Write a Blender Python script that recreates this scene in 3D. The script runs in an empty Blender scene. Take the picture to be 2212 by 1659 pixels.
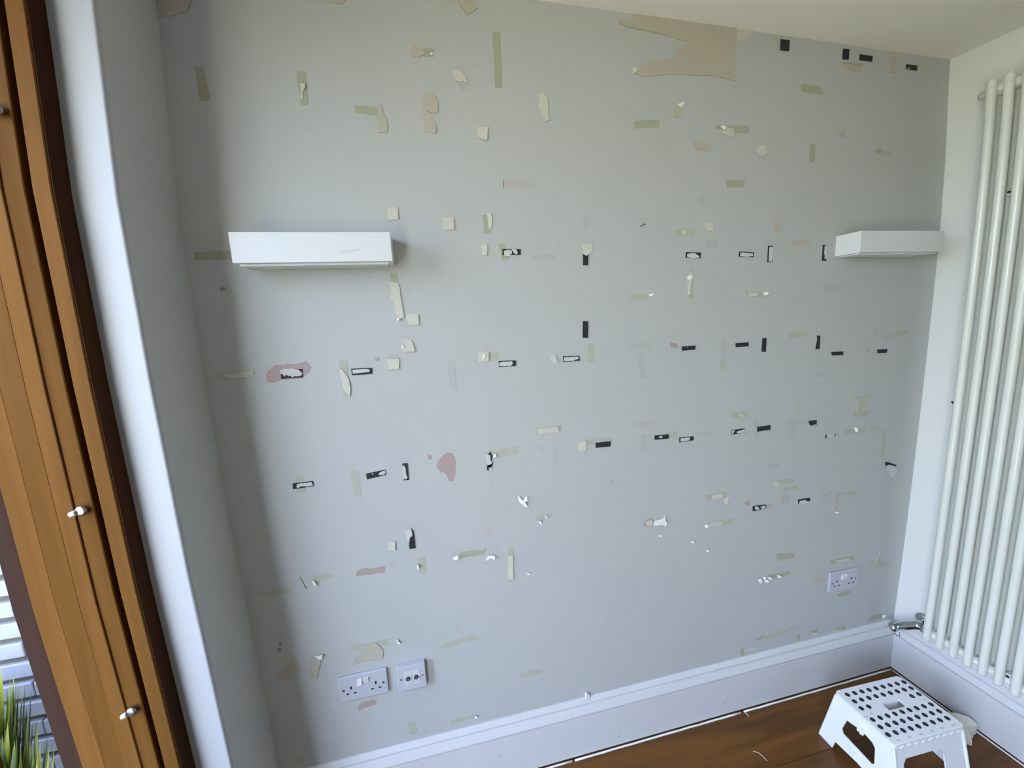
import bpy, bmesh, math, random
from mathutils import Vector, Matrix, noise
random.seed(7)
scene = bpy.context.scene
COL = scene.collection

# ---------------------------------------------------------------- camera
FOCAL = 860.0                      # pixels in a 2212 wide picture
cam_data = bpy.data.cameras.new('camera')
cam_data.sensor_fit = 'HORIZONTAL'
cam_data.sensor_width = 36.0
cam_data.lens = FOCAL / 2212.0 * 36.0
cam_data.clip_start = 0.01
cam = bpy.data.objects.new('camera', cam_data)
COL.objects.link(cam)
cam.matrix_world = Matrix(((0.9755902, 0.0779417, -0.2053021, -0.6496521), (-0.2143818, 0.1354563, -0.9673118, -1.1926718), (-0.0475845, 0.9877129, 0.1488591, 1.5834907), (0.0000000, 0.0000000, 0.0000000, 1.0000000)))
scene.camera = cam

# ---------------------------------------------------------------- daylight
scene.view_settings.view_transform = 'Standard'
scene.view_settings.look = 'None'
scene.view_settings.exposure = 0.8
scene.view_settings.gamma = 1.0
scene.view_settings.use_curve_mapping = False

world = bpy.data.worlds.new('sky')
scene.world = world
world.use_nodes = True
nt = world.node_tree
nt.nodes.clear()
wo = nt.nodes.new('ShaderNodeOutputWorld')
bg = nt.nodes.new('ShaderNodeBackground')
tc = nt.nodes.new('ShaderNodeTexCoord')
sep = nt.nodes.new('ShaderNodeSeparateXYZ')
ramp = nt.nodes.new('ShaderNodeValToRGB')
nt.links.new(tc.outputs['Generated'], sep.inputs[0])
nt.links.new(sep.outputs['Z'], ramp.inputs[0])
nt.links.new(ramp.outputs[0], bg.inputs[0])
nt.links.new(bg.outputs[0], wo.inputs[0])
cr = ramp.color_ramp
cr.elements[0].position = 0.0
cr.elements[0].color = (0.72, 0.83, 1.02, 1)
cr.elements[1].position = 1.0
cr.elements[1].color = (0.40, 0.60, 1.12, 1)
bg.inputs[1].default_value = 9.2

def look(ob, d):
    ob.rotation_euler = Vector(d).to_track_quat('-Z', 'Y').to_euler()

sd = bpy.data.lights.new('sun', 'SUN')
sd.energy = 47.0
sd.angle = math.radians(2.0)
sd.color = (1.0, 0.95, 0.86)
sun = bpy.data.objects.new('sun', sd)
COL.objects.link(sun)
look(sun, (-0.10, -0.50, -0.80))
def portal(name, loc, d, w, h):
    pd = bpy.data.lights.new(name, 'AREA')
    pd.shape = 'RECTANGLE'
    pd.size, pd.size_y = w, h
    pd.cycles.is_portal = True
    po = bpy.data.objects.new(name, pd)
    COL.objects.link(po)
    po.location = loc
    look(po, d)
    return po
portal('garden_window_portal', (-1.60, -.53, 1.16), (1, 0, 0), .58, 2.36)
portal('garden_door_portal', (-1.60, -1.90, 1.16), (1, 0, 0), 1.12, 2.36)

# ---------------------------------------------------------------- materials
MATS = {}
def mat(name, color, rough=0.6, metal=0.0, var=0.06, scale=40.0, bump=0.0, bump_scale=200.0, spec=None, coat=0.0):
    if name in MATS:
        return MATS[name]
    m = bpy.data.materials.new(name)
    m.use_nodes = True
    n = m.node_tree
    b = n.nodes['Principled BSDF']
    b.inputs['Roughness'].default_value = rough
    b.inputs['Metallic'].default_value = metal
    if spec is not None:
        b.inputs['Specular IOR Level'].default_value = spec
    if coat:
        b.inputs['Coat Weight'].default_value = coat
    geo = n.nodes.new('ShaderNodeNewGeometry')
    nz = n.nodes.new('ShaderNodeTexNoise')
    nz.inputs['Scale'].default_value = scale
    nz.inputs['Detail'].default_value = 4
    n.links.new(geo.outputs['Position'], nz.inputs['Vector'])
    mx = n.nodes.new('ShaderNodeMix')
    mx.data_type = 'RGBA'
    mx.inputs[6].default_value = (*[c * (1 - var) for c in color], 1)
    mx.inputs[7].default_value = (*[min(1, c * (1 + var)) for c in color], 1)
    n.links.new(nz.outputs['Fac'], mx.inputs[0])
    n.links.new(mx.outputs[2], b.inputs['Base Color'])
    if bump:
        nb = n.nodes.new('ShaderNodeTexNoise')
        nb.inputs['Scale'].default_value = bump_scale
        nb.inputs['Detail'].default_value = 3
        n.links.new(geo.outputs['Position'], nb.inputs['Vector'])
        bp = n.nodes.new('ShaderNodeBump')
        bp.inputs['Strength'].default_value = bump
        bp.inputs['Distance'].default_value = 0.001
        n.links.new(nb.outputs['Fac'], bp.inputs['Height'])
        n.links.new(bp.outputs['Normal'], b.inputs['Normal'])
    MATS[name] = m
    return m

WALL_RGB = (0.50, 0.505, 0.485)
def paint_material():
    m = mat('wall_paint', WALL_RGB, 0.62, var=0.015, scale=3.0, bump=0.12, bump_scale=260)
    n = m.node_tree
    b = n.nodes['Principled BSDF']
    old = b.inputs['Base Color'].links[0].from_socket
    geo = n.nodes['Geometry'] if 'Geometry' in n.nodes else n.nodes.new('ShaderNodeNewGeometry')
    vo = n.nodes.new('ShaderNodeTexNoise')
    vo.inputs['Scale'].default_value = 26
    vo.inputs['Detail'].default_value = 2
    n.links.new(geo.outputs['Position'], vo.inputs['Vector'])
    rp = n.nodes.new('ShaderNodeMapRange')
    rp.inputs[1].default_value = 0.72
    rp.inputs[2].default_value = 0.80
    rp.inputs[3].default_value = 0.0
    rp.inputs[4].default_value = 0.10
    n.links.new(vo.outputs['Fac'], rp.inputs[0])
    mx = n.nodes.new('ShaderNodeMix')
    mx.data_type = 'RGBA'
    n.links.new(rp.outputs[0], mx.inputs[0])
    n.links.new(old, mx.inputs[6])
    mx.inputs[7].default_value = (0.30, 0.31, 0.29, 1)
    n.links.new(mx.outputs[2], b.inputs['Base Color'])
    return m
wall_paint = paint_material()
white_wall = mat('white_plaster_paint', (0.78, 0.77, 0.735), 0.6, var=0.02, scale=3.0, bump=0.1, bump_scale=240)
ceiling_paint = mat('ceiling_paint', (0.90, 0.865, 0.815), 0.7, var=0.015, scale=2.0, bump=0.1)
gloss_white = mat('white_gloss_paint', (0.67, 0.66, 0.65), 0.35, var=0.02, scale=6.0)
shelf_white = mat('white_shelf_laminate', (0.75, 0.75, 0.735), 0.4, var=0.01)
plastic_white = mat('white_switch_plastic', (0.53, 0.53, 0.57), 0.3, var=0.01)
stool_white = mat('white_stool_plastic', (0.86, 0.86, 0.87), 0.38, var=0.01)
navy = mat('navy_rubber', (0.012, 0.013, 0.03), 0.5)
dark_hole = mat('dark_socket_hole', (0.012, 0.01, 0.02), 0.6)
chrome = mat('polished_chrome', (0.55, 0.56, 0.58), 0.12, metal=1.0, var=0.0)
steel = mat('brushed_steel', (0.30, 0.305, 0.31), 0.3, metal=1.0, var=0.03)
rad_white = mat('white_radiator_enamel', (0.77, 0.775, 0.70), 0.28, var=0.01, coat=0.3)
black_pad = mat('black_foam_pad', (0.016, 0.018, 0.022), 0.75, var=0.2, scale=300)
pad_white = mat('torn_white_backing', (0.60, 0.60, 0.57), 0.7, var=0.18, scale=350)
caulk = mat('white_sealant', (0.86, 0.86, 0.83), 0.4)
TINTS = {
 'o': ('olive_tape_stain', (0.40, 0.40, 0.285), 0.03),
 'o2': ('olive_tape_stain', (0.40, 0.40, 0.285), 0.03),
 'l': ('pale_tape_stain', (0.455, 0.455, 0.36), 0.03),
 't': ('tan_torn_lining', (0.495, 0.45, 0.365), 0.04),
 't2': ('tan_spot', (0.32, 0.27, 0.20), 0.06),
 'c': ('cream_torn_paper', (0.60, 0.57, 0.485), 0.05),
 'g': ('grey_tape_ghost', (0.468, 0.466, 0.446), 0.02),
 'p': ('pink_bare_plaster', (0.42, 0.325, 0.29), 0.05),
 'p2': ('pale_pink_scuff', (0.50, 0.465, 0.425), 0.03),
 'p3': ('pale_pink_scuff', (0.50, 0.465, 0.425), 0.03),
 's': ('dark_scratch', (0.22, 0.16, 0.11), 0.1),
 'x': ('lifted_white_paper', (0.80, 0.79, 0.72), 0.02),
 'f': ('lifted_cream_paper', (0.66, 0.64, 0.56), 0.04),
}
def tint(k):
    n, c, v = TINTS[k]
    return mat(n, c, 0.7, var=v, scale=180, bump=0.1 if k in 'tcp' else 0.0, bump_scale=500)

def wood(name, dark, light, axis='Z', scale=1.0, rough=0.4):
    if name in MATS:
        return MATS[name]
    m = bpy.data.materials.new(name)
    m.use_nodes = True
    n = m.node_tree
    b = n.nodes['Principled BSDF']
    b.inputs['Roughness'].default_value = rough
    b.inputs['Specular IOR Level'].default_value = .03 if rough > .5 else .35
    geo = n.nodes.new('ShaderNodeNewGeometry')
    info = n.nodes.new('ShaderNodeObjectInfo')
    mp = n.nodes.new('ShaderNodeMapping')
    sc = {'Z': (26, 26, 1.3), 'X': (1.6, 24, 24), 'Y': (24, 1.6, 24)}[axis]
    mp.inputs['Scale'].default_value = [s * scale for s in sc]
    add = n.nodes.new('ShaderNodeVectorMath')
    mul = n.nodes.new('ShaderNodeVectorMath')
    mul.operation = 'SCALE'
    mul.inputs[0].default_value = (3.1, 5.7, 9.3)
    n.links.new(info.outputs['Random'], mul.inputs['Scale'])
    n.links.new(geo.outputs['Position'], add.inputs[0])
    n.links.new(mul.outputs[0], add.inputs[1])
    n.links.new(add.outputs[0], mp.inputs['Vector'])
    nz = n.nodes.new('ShaderNodeTexNoise')
    nz.inputs['Scale'].default_value = 1.0
    nz.inputs['Detail'].default_value = 6
    nz.inputs['Distortion'].default_value = 0.9
    n.links.new(mp.outputs[0], nz.inputs['Vector'])
    rp = n.nodes.new('ShaderNodeValToRGB')
    rp.color_ramp.elements[0].position = 0.32
    rp.color_ramp.elements[0].color = (*dark, 1)
    rp.color_ramp.elements[1].position = 0.68
    rp.color_ramp.elements[1].color = (*light, 1)
    n.links.new(nz.outputs['Fac'], rp.inputs[0])
    n.links.new(rp.outputs[0], b.inputs['Base Color'])
    bp = n.nodes.new('ShaderNodeBump')
    bp.inputs['Strength'].default_value = 0.15
    bp.inputs['Distance'].default_value = 0.001
    n.links.new(nz.outputs['Fac'], bp.inputs['Height'])
    n.links.new(bp.outputs['Normal'], b.inputs['Normal'])
    MATS[name] = m
    return m
frame_wood = wood('varnished_frame_wood', (0.068, 0.0285, 0.0055), (0.095, 0.041, 0.009), 'Z', 1.0, .6)
frame_wood_pale = wood('varnished_frame_wood_pale', (0.084, 0.036, 0.008), (0.115, 0.050, 0.012), 'Z', 1.0, .6)
frame_wood_dark = wood('shade_dark_frame_wood', (0.036, 0.015, 0.007), (0.052, 0.022, 0.010), 'Z', 1.0, .7)  # frame wood with the jamb edge's shade mixed in; groove and stem share it
floor_wood = wood('oak_floor_board', (0.085, 0.031, 0.004), (0.175, 0.068, 0.010), 'X', 0.6, 0.38)

# ---------------------------------------------------------------- builders
def link(name, me, m=None, parent=None, **props):
    o = bpy.data.objects.new(name, me)
    COL.objects.link(o)
    if m is not None and not me.materials:
        me.materials.append(m)
    if parent is not None:
        o.parent = parent
        if parent.type == 'EMPTY':
            o.matrix_parent_inverse = parent.matrix_basis.inverted()
    for k, v in props.items():
        o[k] = v
    return o
def empty(name, loc, label, cat, group=None, kind=None):
    o = bpy.data.objects.new(name, None)
    COL.objects.link(o)
    o.empty_display_size = 0.05
    o.location = loc
    o['label'] = label
    o['category'] = cat
    if group:
        o['group'] = group
    if kind:
        o['kind'] = kind
    return o
def from_bm(bm, name, smooth=False):
    bmesh.ops.recalc_face_normals(bm, faces=bm.faces)
    me = bpy.data.meshes.new(name)
    bm.to_mesh(me)
    bm.free()
    if smooth:
        for p in me.polygons:
            p.use_smooth = True
    return me
def box_bm(bm, a, b, bevel=0.0):
    r = bmesh.ops.create_cube(bm, size=1.0)
    vs = r['verts']
    for v in vs:
        v.co = Vector([(a[i] + b[i]) / 2 + v.co[i] * (b[i] - a[i]) for i in range(3)])
    if bevel:
        es = list({e for v in vs for e in v.link_edges})
        bmesh.ops.bevel(bm, geom=es, offset=bevel, segments=2, affect='EDGES', profile=0.5)
def box(name, a, b, m, parent=None, bevel=0.0, **props):
    bm = bmesh.new()
    box_bm(bm, a, b, bevel)
    return link(name, from_bm(bm, name), m, parent, **props)
def cyl_bm(bm, p0, p1, r0, r1=None, seg=20, cap=True):
    r1 = r0 if r1 is None else r1
    p0, p1 = Vector(p0), Vector(p1)
    d = p1 - p0
    q = d.to_track_quat('Z', 'Y')
    rings = []
    for p, r in ((p0, r0), (p1, r1)):
        rings.append([bm.verts.new(p + q @ Vector((r * math.cos(2 * math.pi * i / seg), r * math.sin(2 * math.pi * i / seg), 0))) for i in range(seg)])
    for i in range(seg):
        bm.faces.new((rings[0][i], rings[0][(i + 1) % seg], rings[1][(i + 1) % seg], rings[1][i]))
    if cap:
        bm.faces.new(rings[0])
        bm.faces.new(rings[1])
def lathe_bm(bm, p0, axis, prof, seg=24):
    """prof: (distance along axis, radius)"""
    q = Vector(axis).normalized().to_track_quat('Z', 'Y')
    p0 = Vector(p0)
    rings = []
    for t, r in prof:
        rings.append([bm.verts.new(p0 + q @ Vector((r * math.cos(2 * math.pi * i / seg), r * math.sin(2 * math.pi * i / seg), t))) for i in range(seg)])
    for a, b in zip(rings[:-1], rings[1:]):
        for i in range(seg):
            bm.faces.new((a[i], a[(i + 1) % seg], b[(i + 1) % seg], b[i]))
    bm.faces.new(rings[0])
    bm.faces.new(rings[-1])
def tube_bm(bm, pts, r, seg=14, cap=True):
    pts = [Vector(p) for p in pts]
    rings = []
    up = None
    for i, p in enumerate(pts):
        d = (pts[min(i + 1, len(pts) - 1)] - pts[max(i - 1, 0)]).normalized()
        if up is None:
            up = d.orthogonal().normalized()
        up = (up - d * up.dot(d)).normalized()
        w = d.cross(up)
        rr = r[i] if isinstance(r, (list, tuple)) else r
        rings.append([bm.verts.new(p + (up * math.cos(2 * math.pi * k / seg) + w * math.sin(2 * math.pi * k / seg)) * rr) for k in range(seg)])
    for a, b in zip(rings[:-1], rings[1:]):
        for k in range(seg):
            bm.faces.new((a[k], a[(k + 1) % seg], b[(k + 1) % seg], b[k]))
    if cap:
        bm.faces.new(rings[0])
        bm.faces.new(rings[-1])
def roughen(poly, amp, step):
    out = []
    n = len(poly)
    for i in range(n):
        x0, z0 = poly[i]
        x1, z1 = poly[(i + 1) % n]
        L = math.hypot(x1 - x0, z1 - z0)
        k = max(1, int(L / step))
        for j in range(k):
            t = j / k
            jx = (random.random() - .5) * 2 * amp * (1 if j else .3)
            jz = (random.random() - .5) * 2 * amp * (1 if j else .3)
            out.append((x0 + (x1 - x0) * t + jx, z0 + (z1 - z0) * t + jz))
    return out
def sheet_mesh(name, poly, y0, y1, lift=0.0):
    """flat piece on the far wall: outline (x, z), from depth y0 to y1 in front of the wall; lift raises its right side"""
    bm = bmesh.new()
    xs = [p[0] for p in poly]
    xa, w = min(xs), max(1e-5, max(xs) - min(xs))
    fr = [bm.verts.new((x, -(y1 + lift * (x - xa) / w), z)) for x, z in poly]
    bk = [bm.verts.new((x, -(y0 + lift * (x - xa) / w), z)) for x, z in poly]
    bm.faces.new(fr)
    bm.faces.new(bk[::-1])
    n = len(poly)
    for i in range(n):
        bm.faces.new((fr[i], bk[i], bk[(i + 1) % n], fr[(i + 1) % n]))
    return from_bm(bm, name)
def sweep_z(name, prof, zs, bow, m, parent=None, **props):
    """closed outline (x, y) swept up through heights zs; bow(z) shifts x"""
    bm = bmesh.new()
    rings = [[bm.verts.new((x + bow(z), y, z)) for x, y in prof] for z in zs]
    n = len(prof)
    for a, b in zip(rings[:-1], rings[1:]):
        for i in range(n):
            bm.faces.new((a[i], a[(i + 1) % n], b[(i + 1) % n], b[i]))
    bm.faces.new(rings[0])
    bm.faces.new(rings[-1])
    return link(name, from_bm(bm, name), m, parent, **props)
def extrude_poly(name, outer, holes, O, U, V, N, th, m, parent=None, bevel=0.0, **props):
    """polygon with holes in the frame O + u U + v V, thickness th along N"""
    from mathutils.geometry import tessellate_polygon
    loops = [[Vector((u, v, 0)) for u, v in outer]] + [[Vector((u, v, 0)) for u, v in h] for h in holes]
    flat = [p for l in loops for p in l]
    tris = tessellate_polygon(loops)
    O, U, V, N = Vector(O), Vector(U), Vector(V), Vector(N)
    bm = bmesh.new()
    A = [bm.verts.new(O + U * p.x + V * p.y) for p in flat]
    B = [bm.verts.new(O + U * p.x + V * p.y + N * th) for p in flat]
    for t in tris:
        try:
            bm.faces.new([A[i] for i in t])
            bm.faces.new([B[i] for i in t[::-1]])
        except ValueError:
            pass
    k = 0
    for l in loops:
        n = len(l)
        for i in range(n):
            a, b = k + i, k + (i + 1) % n
            bm.faces.new((A[a], A[b], B[b], B[a]))
        k += n
    return link(name, from_bm(bm, name), m, parent, **props)
def interp(x, xs, ys):
    if x <= xs[0]:
        return ys[0]
    for i in range(1, len(xs)):
        if x <= xs[i]:
            t = (x - xs[i - 1]) / (xs[i] - xs[i - 1])
            return ys[i - 1] + t * (ys[i] - ys[i - 1])
    return ys[-1]

# ---------------------------------------------------------------- the room
def bow_left(z):      # the old plaster reveal and its frame lean gently
    return interp(z, [0, .2, .52, 1.05, 1.5, 1.87, 2.22, 2.5], [.035, .030, .0217, .005, 0.0, .0023, .0215, .035])
def wall_x(z):        # right wall face in the corner
    return interp(z, [0, .23, .523, .9, 1.2, 1.6, 1.9, 2.1, 2.43, 2.7], [1.262, 1.2655, 1.279, 1.288, 1.292, 1.294, 1.290, 1.281, 1.2529, 1.235])
def ceil_z(x, y):
    return 2.438 - 0.017 * (x - 1.276) + 0.0639 * max(y, -2.5)
ROOM_Y = -6.0
LIGHT_PIER = (-.57, -1.08)  # extent of the unseen pier added to limit the side daylight

# far wall
bm = bmesh.new()
box_bm(bm, (-1.45, 0.0, -0.12), (1.5, 0.16, 2.62))
far = link('wall_back', from_bm(bm, 'wall_back'), wall_paint, None, kind='structure', label='pale grey far wall covered in tape marks and torn paint')
# right wall
bm = bmesh.new()
zs = [-0.12, 0.0, .23, .4, .523, .7, .9, 1.05, 1.2, 1.4, 1.6, 1.75, 1.9, 2.0, 2.1, 2.2, 2.3, 2.43, 2.62]
ra = [bm.verts.new((wall_x(z), 0.05, z)) for z in zs]
rb = [bm.verts.new((wall_x(z), ROOM_Y - .1, z)) for z in zs]
oa = [bm.verts.new((1.5, 0.05, z)) for z in zs]
ob_ = [bm.verts.new((1.5, ROOM_Y - .1, z)) for z in zs]
for i in range(len(zs) - 1):
    bm.faces.new((ra[i], ra[i + 1], rb[i + 1], rb[i]))
    bm.faces.new((oa[i], ob_[i], ob_[i + 1], oa[i + 1]))
link('wall_right', from_bm(bm, 'wall_right', True), white_wall, None, kind='structure', label='off-white side wall behind the tall radiator')
# wall behind the viewer
bm = bmesh.new()
for a, b in (((-1.62, -.12), (1.5, 2.62)),):
    box_bm(bm, (a[0], ROOM_Y - .25, a[1]), (b[0], ROOM_Y, b[1]))
link('wall_front', from_bm(bm, 'wall_front'), white_wall, None, kind='structure')
# left wall: short return beside the far wall, with the plaster reveal
X0 = -1.226
zz = [-.12, 0.0, .2, .36, .52, .7, .9, 1.05, 1.25, 1.5, 1.7, 1.87, 2.05, 2.22, 2.5]
sweep_z('wall_left', [(X0, 0.05), (X0, -.205), (X0 - .008, -.205), (-1.40, -.205), (-1.515, -.205), (-1.515, 0.05)], zz, bow_left, wall_paint, None, kind='structure', label='short grey return wall in the shaded left corner')
rv = []
for k in range(5):
    a = k / 4 * math.pi / 2
    rv.append((X0 - .0045 + .005 * math.cos(a), -.2045 - .0045 * math.sin(a)))
rv = [(X0 + .0005, -.2)] + rv + [(-1.40, -.209), (-1.40, -.2)]
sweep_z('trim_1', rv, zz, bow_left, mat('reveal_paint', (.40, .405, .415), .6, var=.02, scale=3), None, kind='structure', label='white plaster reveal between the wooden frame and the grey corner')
bm = bmesh.new()
box_bm(bm, (-1.62, ROOM_Y, -.12), (-1.22, -2.45, 2.5))
box_bm(bm, (-1.36, LIGHT_PIER[1], -.12), (-1.31, LIGHT_PIER[0], 2.5))  # added pier, out of view, blocks part of the garden light
box_bm(bm, (-1.62, -2.45, 2.36), (-1.22, -.209, 2.62))
link('wall_left_far_side', from_bm(bm, 'wall_left_far_side'), white_wall, None, kind='structure')
# ceiling
bm = bmesh.new()
rows = []
for y in (.2, -2.5, ROOM_Y - .3):
    rows.append([bm.verts.new(p) for p in ((-1.7, y, ceil_z(-1.7, y)), (1.55, y, ceil_z(1.55, y)), (1.55, y, 2.75), (-1.7, y, 2.75))])
for a, b in zip(rows[:-1], rows[1:]):
    for i in range(4):
        bm.faces.new((a[i], a[(i + 1) % 4], b[(i + 1) % 4], b[i]))
bm.faces.new(rows[0])
bm.faces.new(rows[-1])
link('ceiling', from_bm(bm, 'ceiling'), ceiling_paint, None, kind='structure')
# floor
fl = box('floor', (-1.62, ROOM_Y - .2, -.06), (1.45, 0.10, -.012), wood('floor_underlay', (.02, .012, .006), (.03, .02, .01), 'X'), None, kind='structure')
edges_y = [-.004 - .215 * i for i in range(29)]
for i in range(28):
    y1, y0 = edges_y[i] - .0007, edges_y[i + 1] + .0007
    off = [-0.62, .25, -.2, .7, -.45][i % 5]
    for xa, xb in ((-1.3, off - .0006), (off + .0006, 1.262)):
        if i == 0:
            if xa > 0: continue
            xa, xb = -1.3, 1.262
        b_ = box('floor_board', (xa, y0, -.012), (xb, y1, 0.0), floor_wood, fl, bevel=.0008)
        if i == 0: break
# skirting boards
SK = [(0, .229), (.003, .229), (.0105, .2130), (.0108, .2100), (.0050, .2085), (.0045, .2040), (.0120, .2000), (.0200, .1780), (.0200, .1745), (.0120, .1735), (.0120, .1690), (.0190, .1675), (.0190, .1640), (.0185, .0085), (.0, .0085)]
def skirting(name, p0, p1, nrm, label):
    bm = bmesh.new()
    nrm = Vector(nrm)
    rings = []
    N = 14
    for k in range(N + 1):
        p = Vector(p0).lerp(Vector(p1), k / N)
        rings.append([bm.verts.new(p + nrm * d + Vector((0, 0, z))) for d, z in SK])
    n = len(SK)
    for a, b in zip(rings[:-1], rings[1:]):
        for i in range(n):
            bm.faces.new((a[i], a[(i + 1) % n], b[(i + 1) % n], b[i]))
    bm.faces.new(rings[0])
    bm.faces.new(rings[-1])
    return link(name, from_bm(bm, name), gloss_white, None, kind='structure', label=label)
skb = skirting('baseboard_back', (-1.20, 0, 0), (1.262, 0, 0), (0, -1, 0), 'tall white moulded skirting board along the far wall')
skr = skirting('baseboard_right', (1.2655, -.012, 0), (1.2655, ROOM_Y, 0), (-1, 0, 0), 'tall white moulded skirting board below the radiator')
# bead of sealant at the floor, broken into runs
runs = [(-1.15, -.245), (-.235, .47), (.485, 1.245)]
for a, b in runs:
    bm = bmesh.new()
    pts = []
    k = 18
    for j in range(k + 1):
        x = a + (b - a) * j / k
        pts.append((x, -.0235 + random.uniform(-.0006, .0006), .0008))
    tube_bm(bm, pts, [random.uniform(.0030, .0038) for _ in pts], 8)
    link('sealant_bead', from_bm(bm, 'sealant_bead', True), caulk, skb)
bm = bmesh.new()
tube_bm(bm, [(1.243 + random.uniform(-.0005, .0005), -.03 - .2 * j, .0015) for j in range(21)], .003, 8)
link('sealant_bead', from_bm(bm, 'sealant_bead', True), caulk, skr)
for x, z, k in ((-.055, .045, 't2'), (-.505, .098, 't2'), (.42, .11, 'g'), (.40, .06, 'g')):
    me = sheet_mesh('scuff', [(x + .006 * math.cos(a) * random.uniform(.6, 1.2), z + .005 * math.sin(a) * random.uniform(.6, 1.2)) for a in [i * .7 for i in range(9)]], .0185, .0188)
    link('scuff', me, mat('skirting_scuff', (0.56, 0.52, 0.46), .6), skb)

# ---------------------------------------------------------------- wooden frame of the garden opening
win = empty('window_1', (-1.4, -.25, 0), 'varnished brown wooden frame of the garden opening with three steel pegs', 'window', kind='structure')
del win['category']
zz2 = [0.0, .2, .36, .52, .7, .9, 1.05, 1.25, 1.5, 1.7, 1.87, 2.05, 2.22, 2.36]
def board(name, xa, xb, ya, yb, m, bev=.0015, **p):
    prof = [(xa, ya + bev), (xa + bev, ya), (xb - bev, ya), (xb, ya + bev), (xb, yb), (xa, yb)]
    out = min(1.0, max(0.0, (-1.35 - xa) / .12))
    return sweep_z(name, prof, zz2, lambda z: bow_left(z) + out * .016 * max(0.0, 1.0 - z), m, win, **p)
board('jamb_lining', -1.331, -1.3025, -.252, -.2095, frame_wood_pale)
board('jamb_edge', -1.3025, -1.3000, -.249, -.2095, frame_wood_dark, .0005, label='inner edge of the frame with its shade painted in')  # faces away from the window; its shade is put into the colour
board('groove_back', -1.3425, -1.331, -.232, -.2095, frame_wood_dark, .0005, label='dark groove between the frame boards')
stile = board('stile', -1.374, -1.3425, -.252, -.2095, frame_wood)
board('stile_board', -1.404, -1.374, -.2558, -.2095, frame_wood_pale, .0012)
board('stile_board', -1.442, -1.404, -.2555, -.2095, frame_wood, .0003)
board('stile_board', -1.4815, -1.442, -.2558, -.2095, frame_wood_pale, .0006)
board('dark_outer_board', -1.522, -1.4815, -.248, -.2095, wood('darker_frame_wood', (0.021, 0.0105, 0.0075), (0.031, 0.016, 0.011), 'Z', 1.0, .8), label='dull dark outer edge of the frame')  # outermost board in a darker, rougher brown
# head, sill and jambs of the added pier close the frame round the opening
box('frame_head', (-1.52, -2.45, 2.33), (-1.31, -.25, 2.37), frame_wood, win)
box('frame_jamb', (-1.365, LIGHT_PIER[0], 0), (-1.305, LIGHT_PIER[0] + .03, 2.33), frame_wood, win)
box('frame_jamb', (-1.365, LIGHT_PIER[1] - .03, 0), (-1.305, LIGHT_PIER[1], 2.33), frame_wood, win)
box('frame_threshold', (-1.60, -2.44, -.06), (-1.26, -.25, .0), frame_wood, win)
for z in (1.9975, 1.251, .778):
    x = -1.366 + bow_left(z)
    bm = bmesh.new()
    lathe_bm(bm, (x + .008, -.252, z), (0, -1, 0), [(0, .0035), (.006, .0035), (.006, .0095), (.0085, .0105), (.0115, .0100), (.013, .006)])
    pg = link('steel_peg', from_bm(bm, 'steel_peg', True), steel, win, label='small steel peg fixed to the wooden frame')
    bm = bmesh.new()
    cyl_bm(bm, (x + .001, -.264, z - .001), (x - .008, -.2645, z - .004), .0058, .0058)
    link('peg_end', from_bm(bm, 'peg_end'), mat('bright_steel', (.62, .63, .64), .35, metal=.8), pg)

# ---------------------------------------------------------------- outside
pat = mat('pale_bounce_stone', (0.47, 0.445, 0.315), 0.8, var=0.1, scale=3)
lawn = mat('mown_lawn', (0.145, 0.15, 0.08), 0.9, var=0.25, scale=12)
box('bounce_patio', (-4.0, -12, -.22), (-1.62, -2.4, -.12), pat, None, kind='structure')  # unseen bright ground added to bounce light up into the room
box('dark_absorbing_bed', (-7.0, -2.4, -.16), (-1.75, .3, -.12), mat('dark_absorbing_soil', (0.05, 0.045, 0.03), .95, var=.3, scale=20), None, kind='structure')  # unseen dark ground added to cut light bounced through the near opening
box('lawn', (-40, -40, -.30), (-1.62, 20, -.21), lawn, None, kind='structure')
# neighbouring white painted brick wall, in line with the garden opening
bwall = box('wall_outside', (-6.2, .312, -.2), (-1.34, .52, 3.1), mat('brown_mortar', (0.085, 0.065, 0.05), .9, var=.12, scale=60, bump=.4), None, kind='structure', label='white painted brick garden wall seen past the wooden frame')
brickm = mat('white_painted_brick', (0.20, 0.20, 0.215), .75, var=.06, scale=70, bump=.6, bump_scale=160)
bm = bmesh.new()
box_bm(bm, (-.1055, -.006, -.0262), (.1055, .02, .0262), .004)
bm_me = from_bm(bm, 'brick')
bm_me.materials.append(brickm)
cnt = 0
rest = bmesh.new()
for r in range(43):
    z = -.135 + .0738 * r
    x = -1.45 - (.1125 if r % 2 else 0)
    while x > -5.9:
        if cnt < 300 and x > -2.95 and -.2 < z < 2.9:
            b = bpy.data.objects.new('brick', bm_me)
            COL.objects.link(b)
            b.location = (x, .300 + random.uniform(0, .003), z)
            b.parent = bwall
            b.scale = (1.045, 1, 1)
            b.rotation_euler = (0, random.uniform(-.006, .006), 0)
            cnt += 1
        else:
            box_bm(rest, (x - .11, .296, z - .0262), (x + .11, .32, z + .0262))
        x -= .225
link('bricks', from_bm(rest, 'bricks'), brickm, bwall, kind='stuff')
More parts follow.
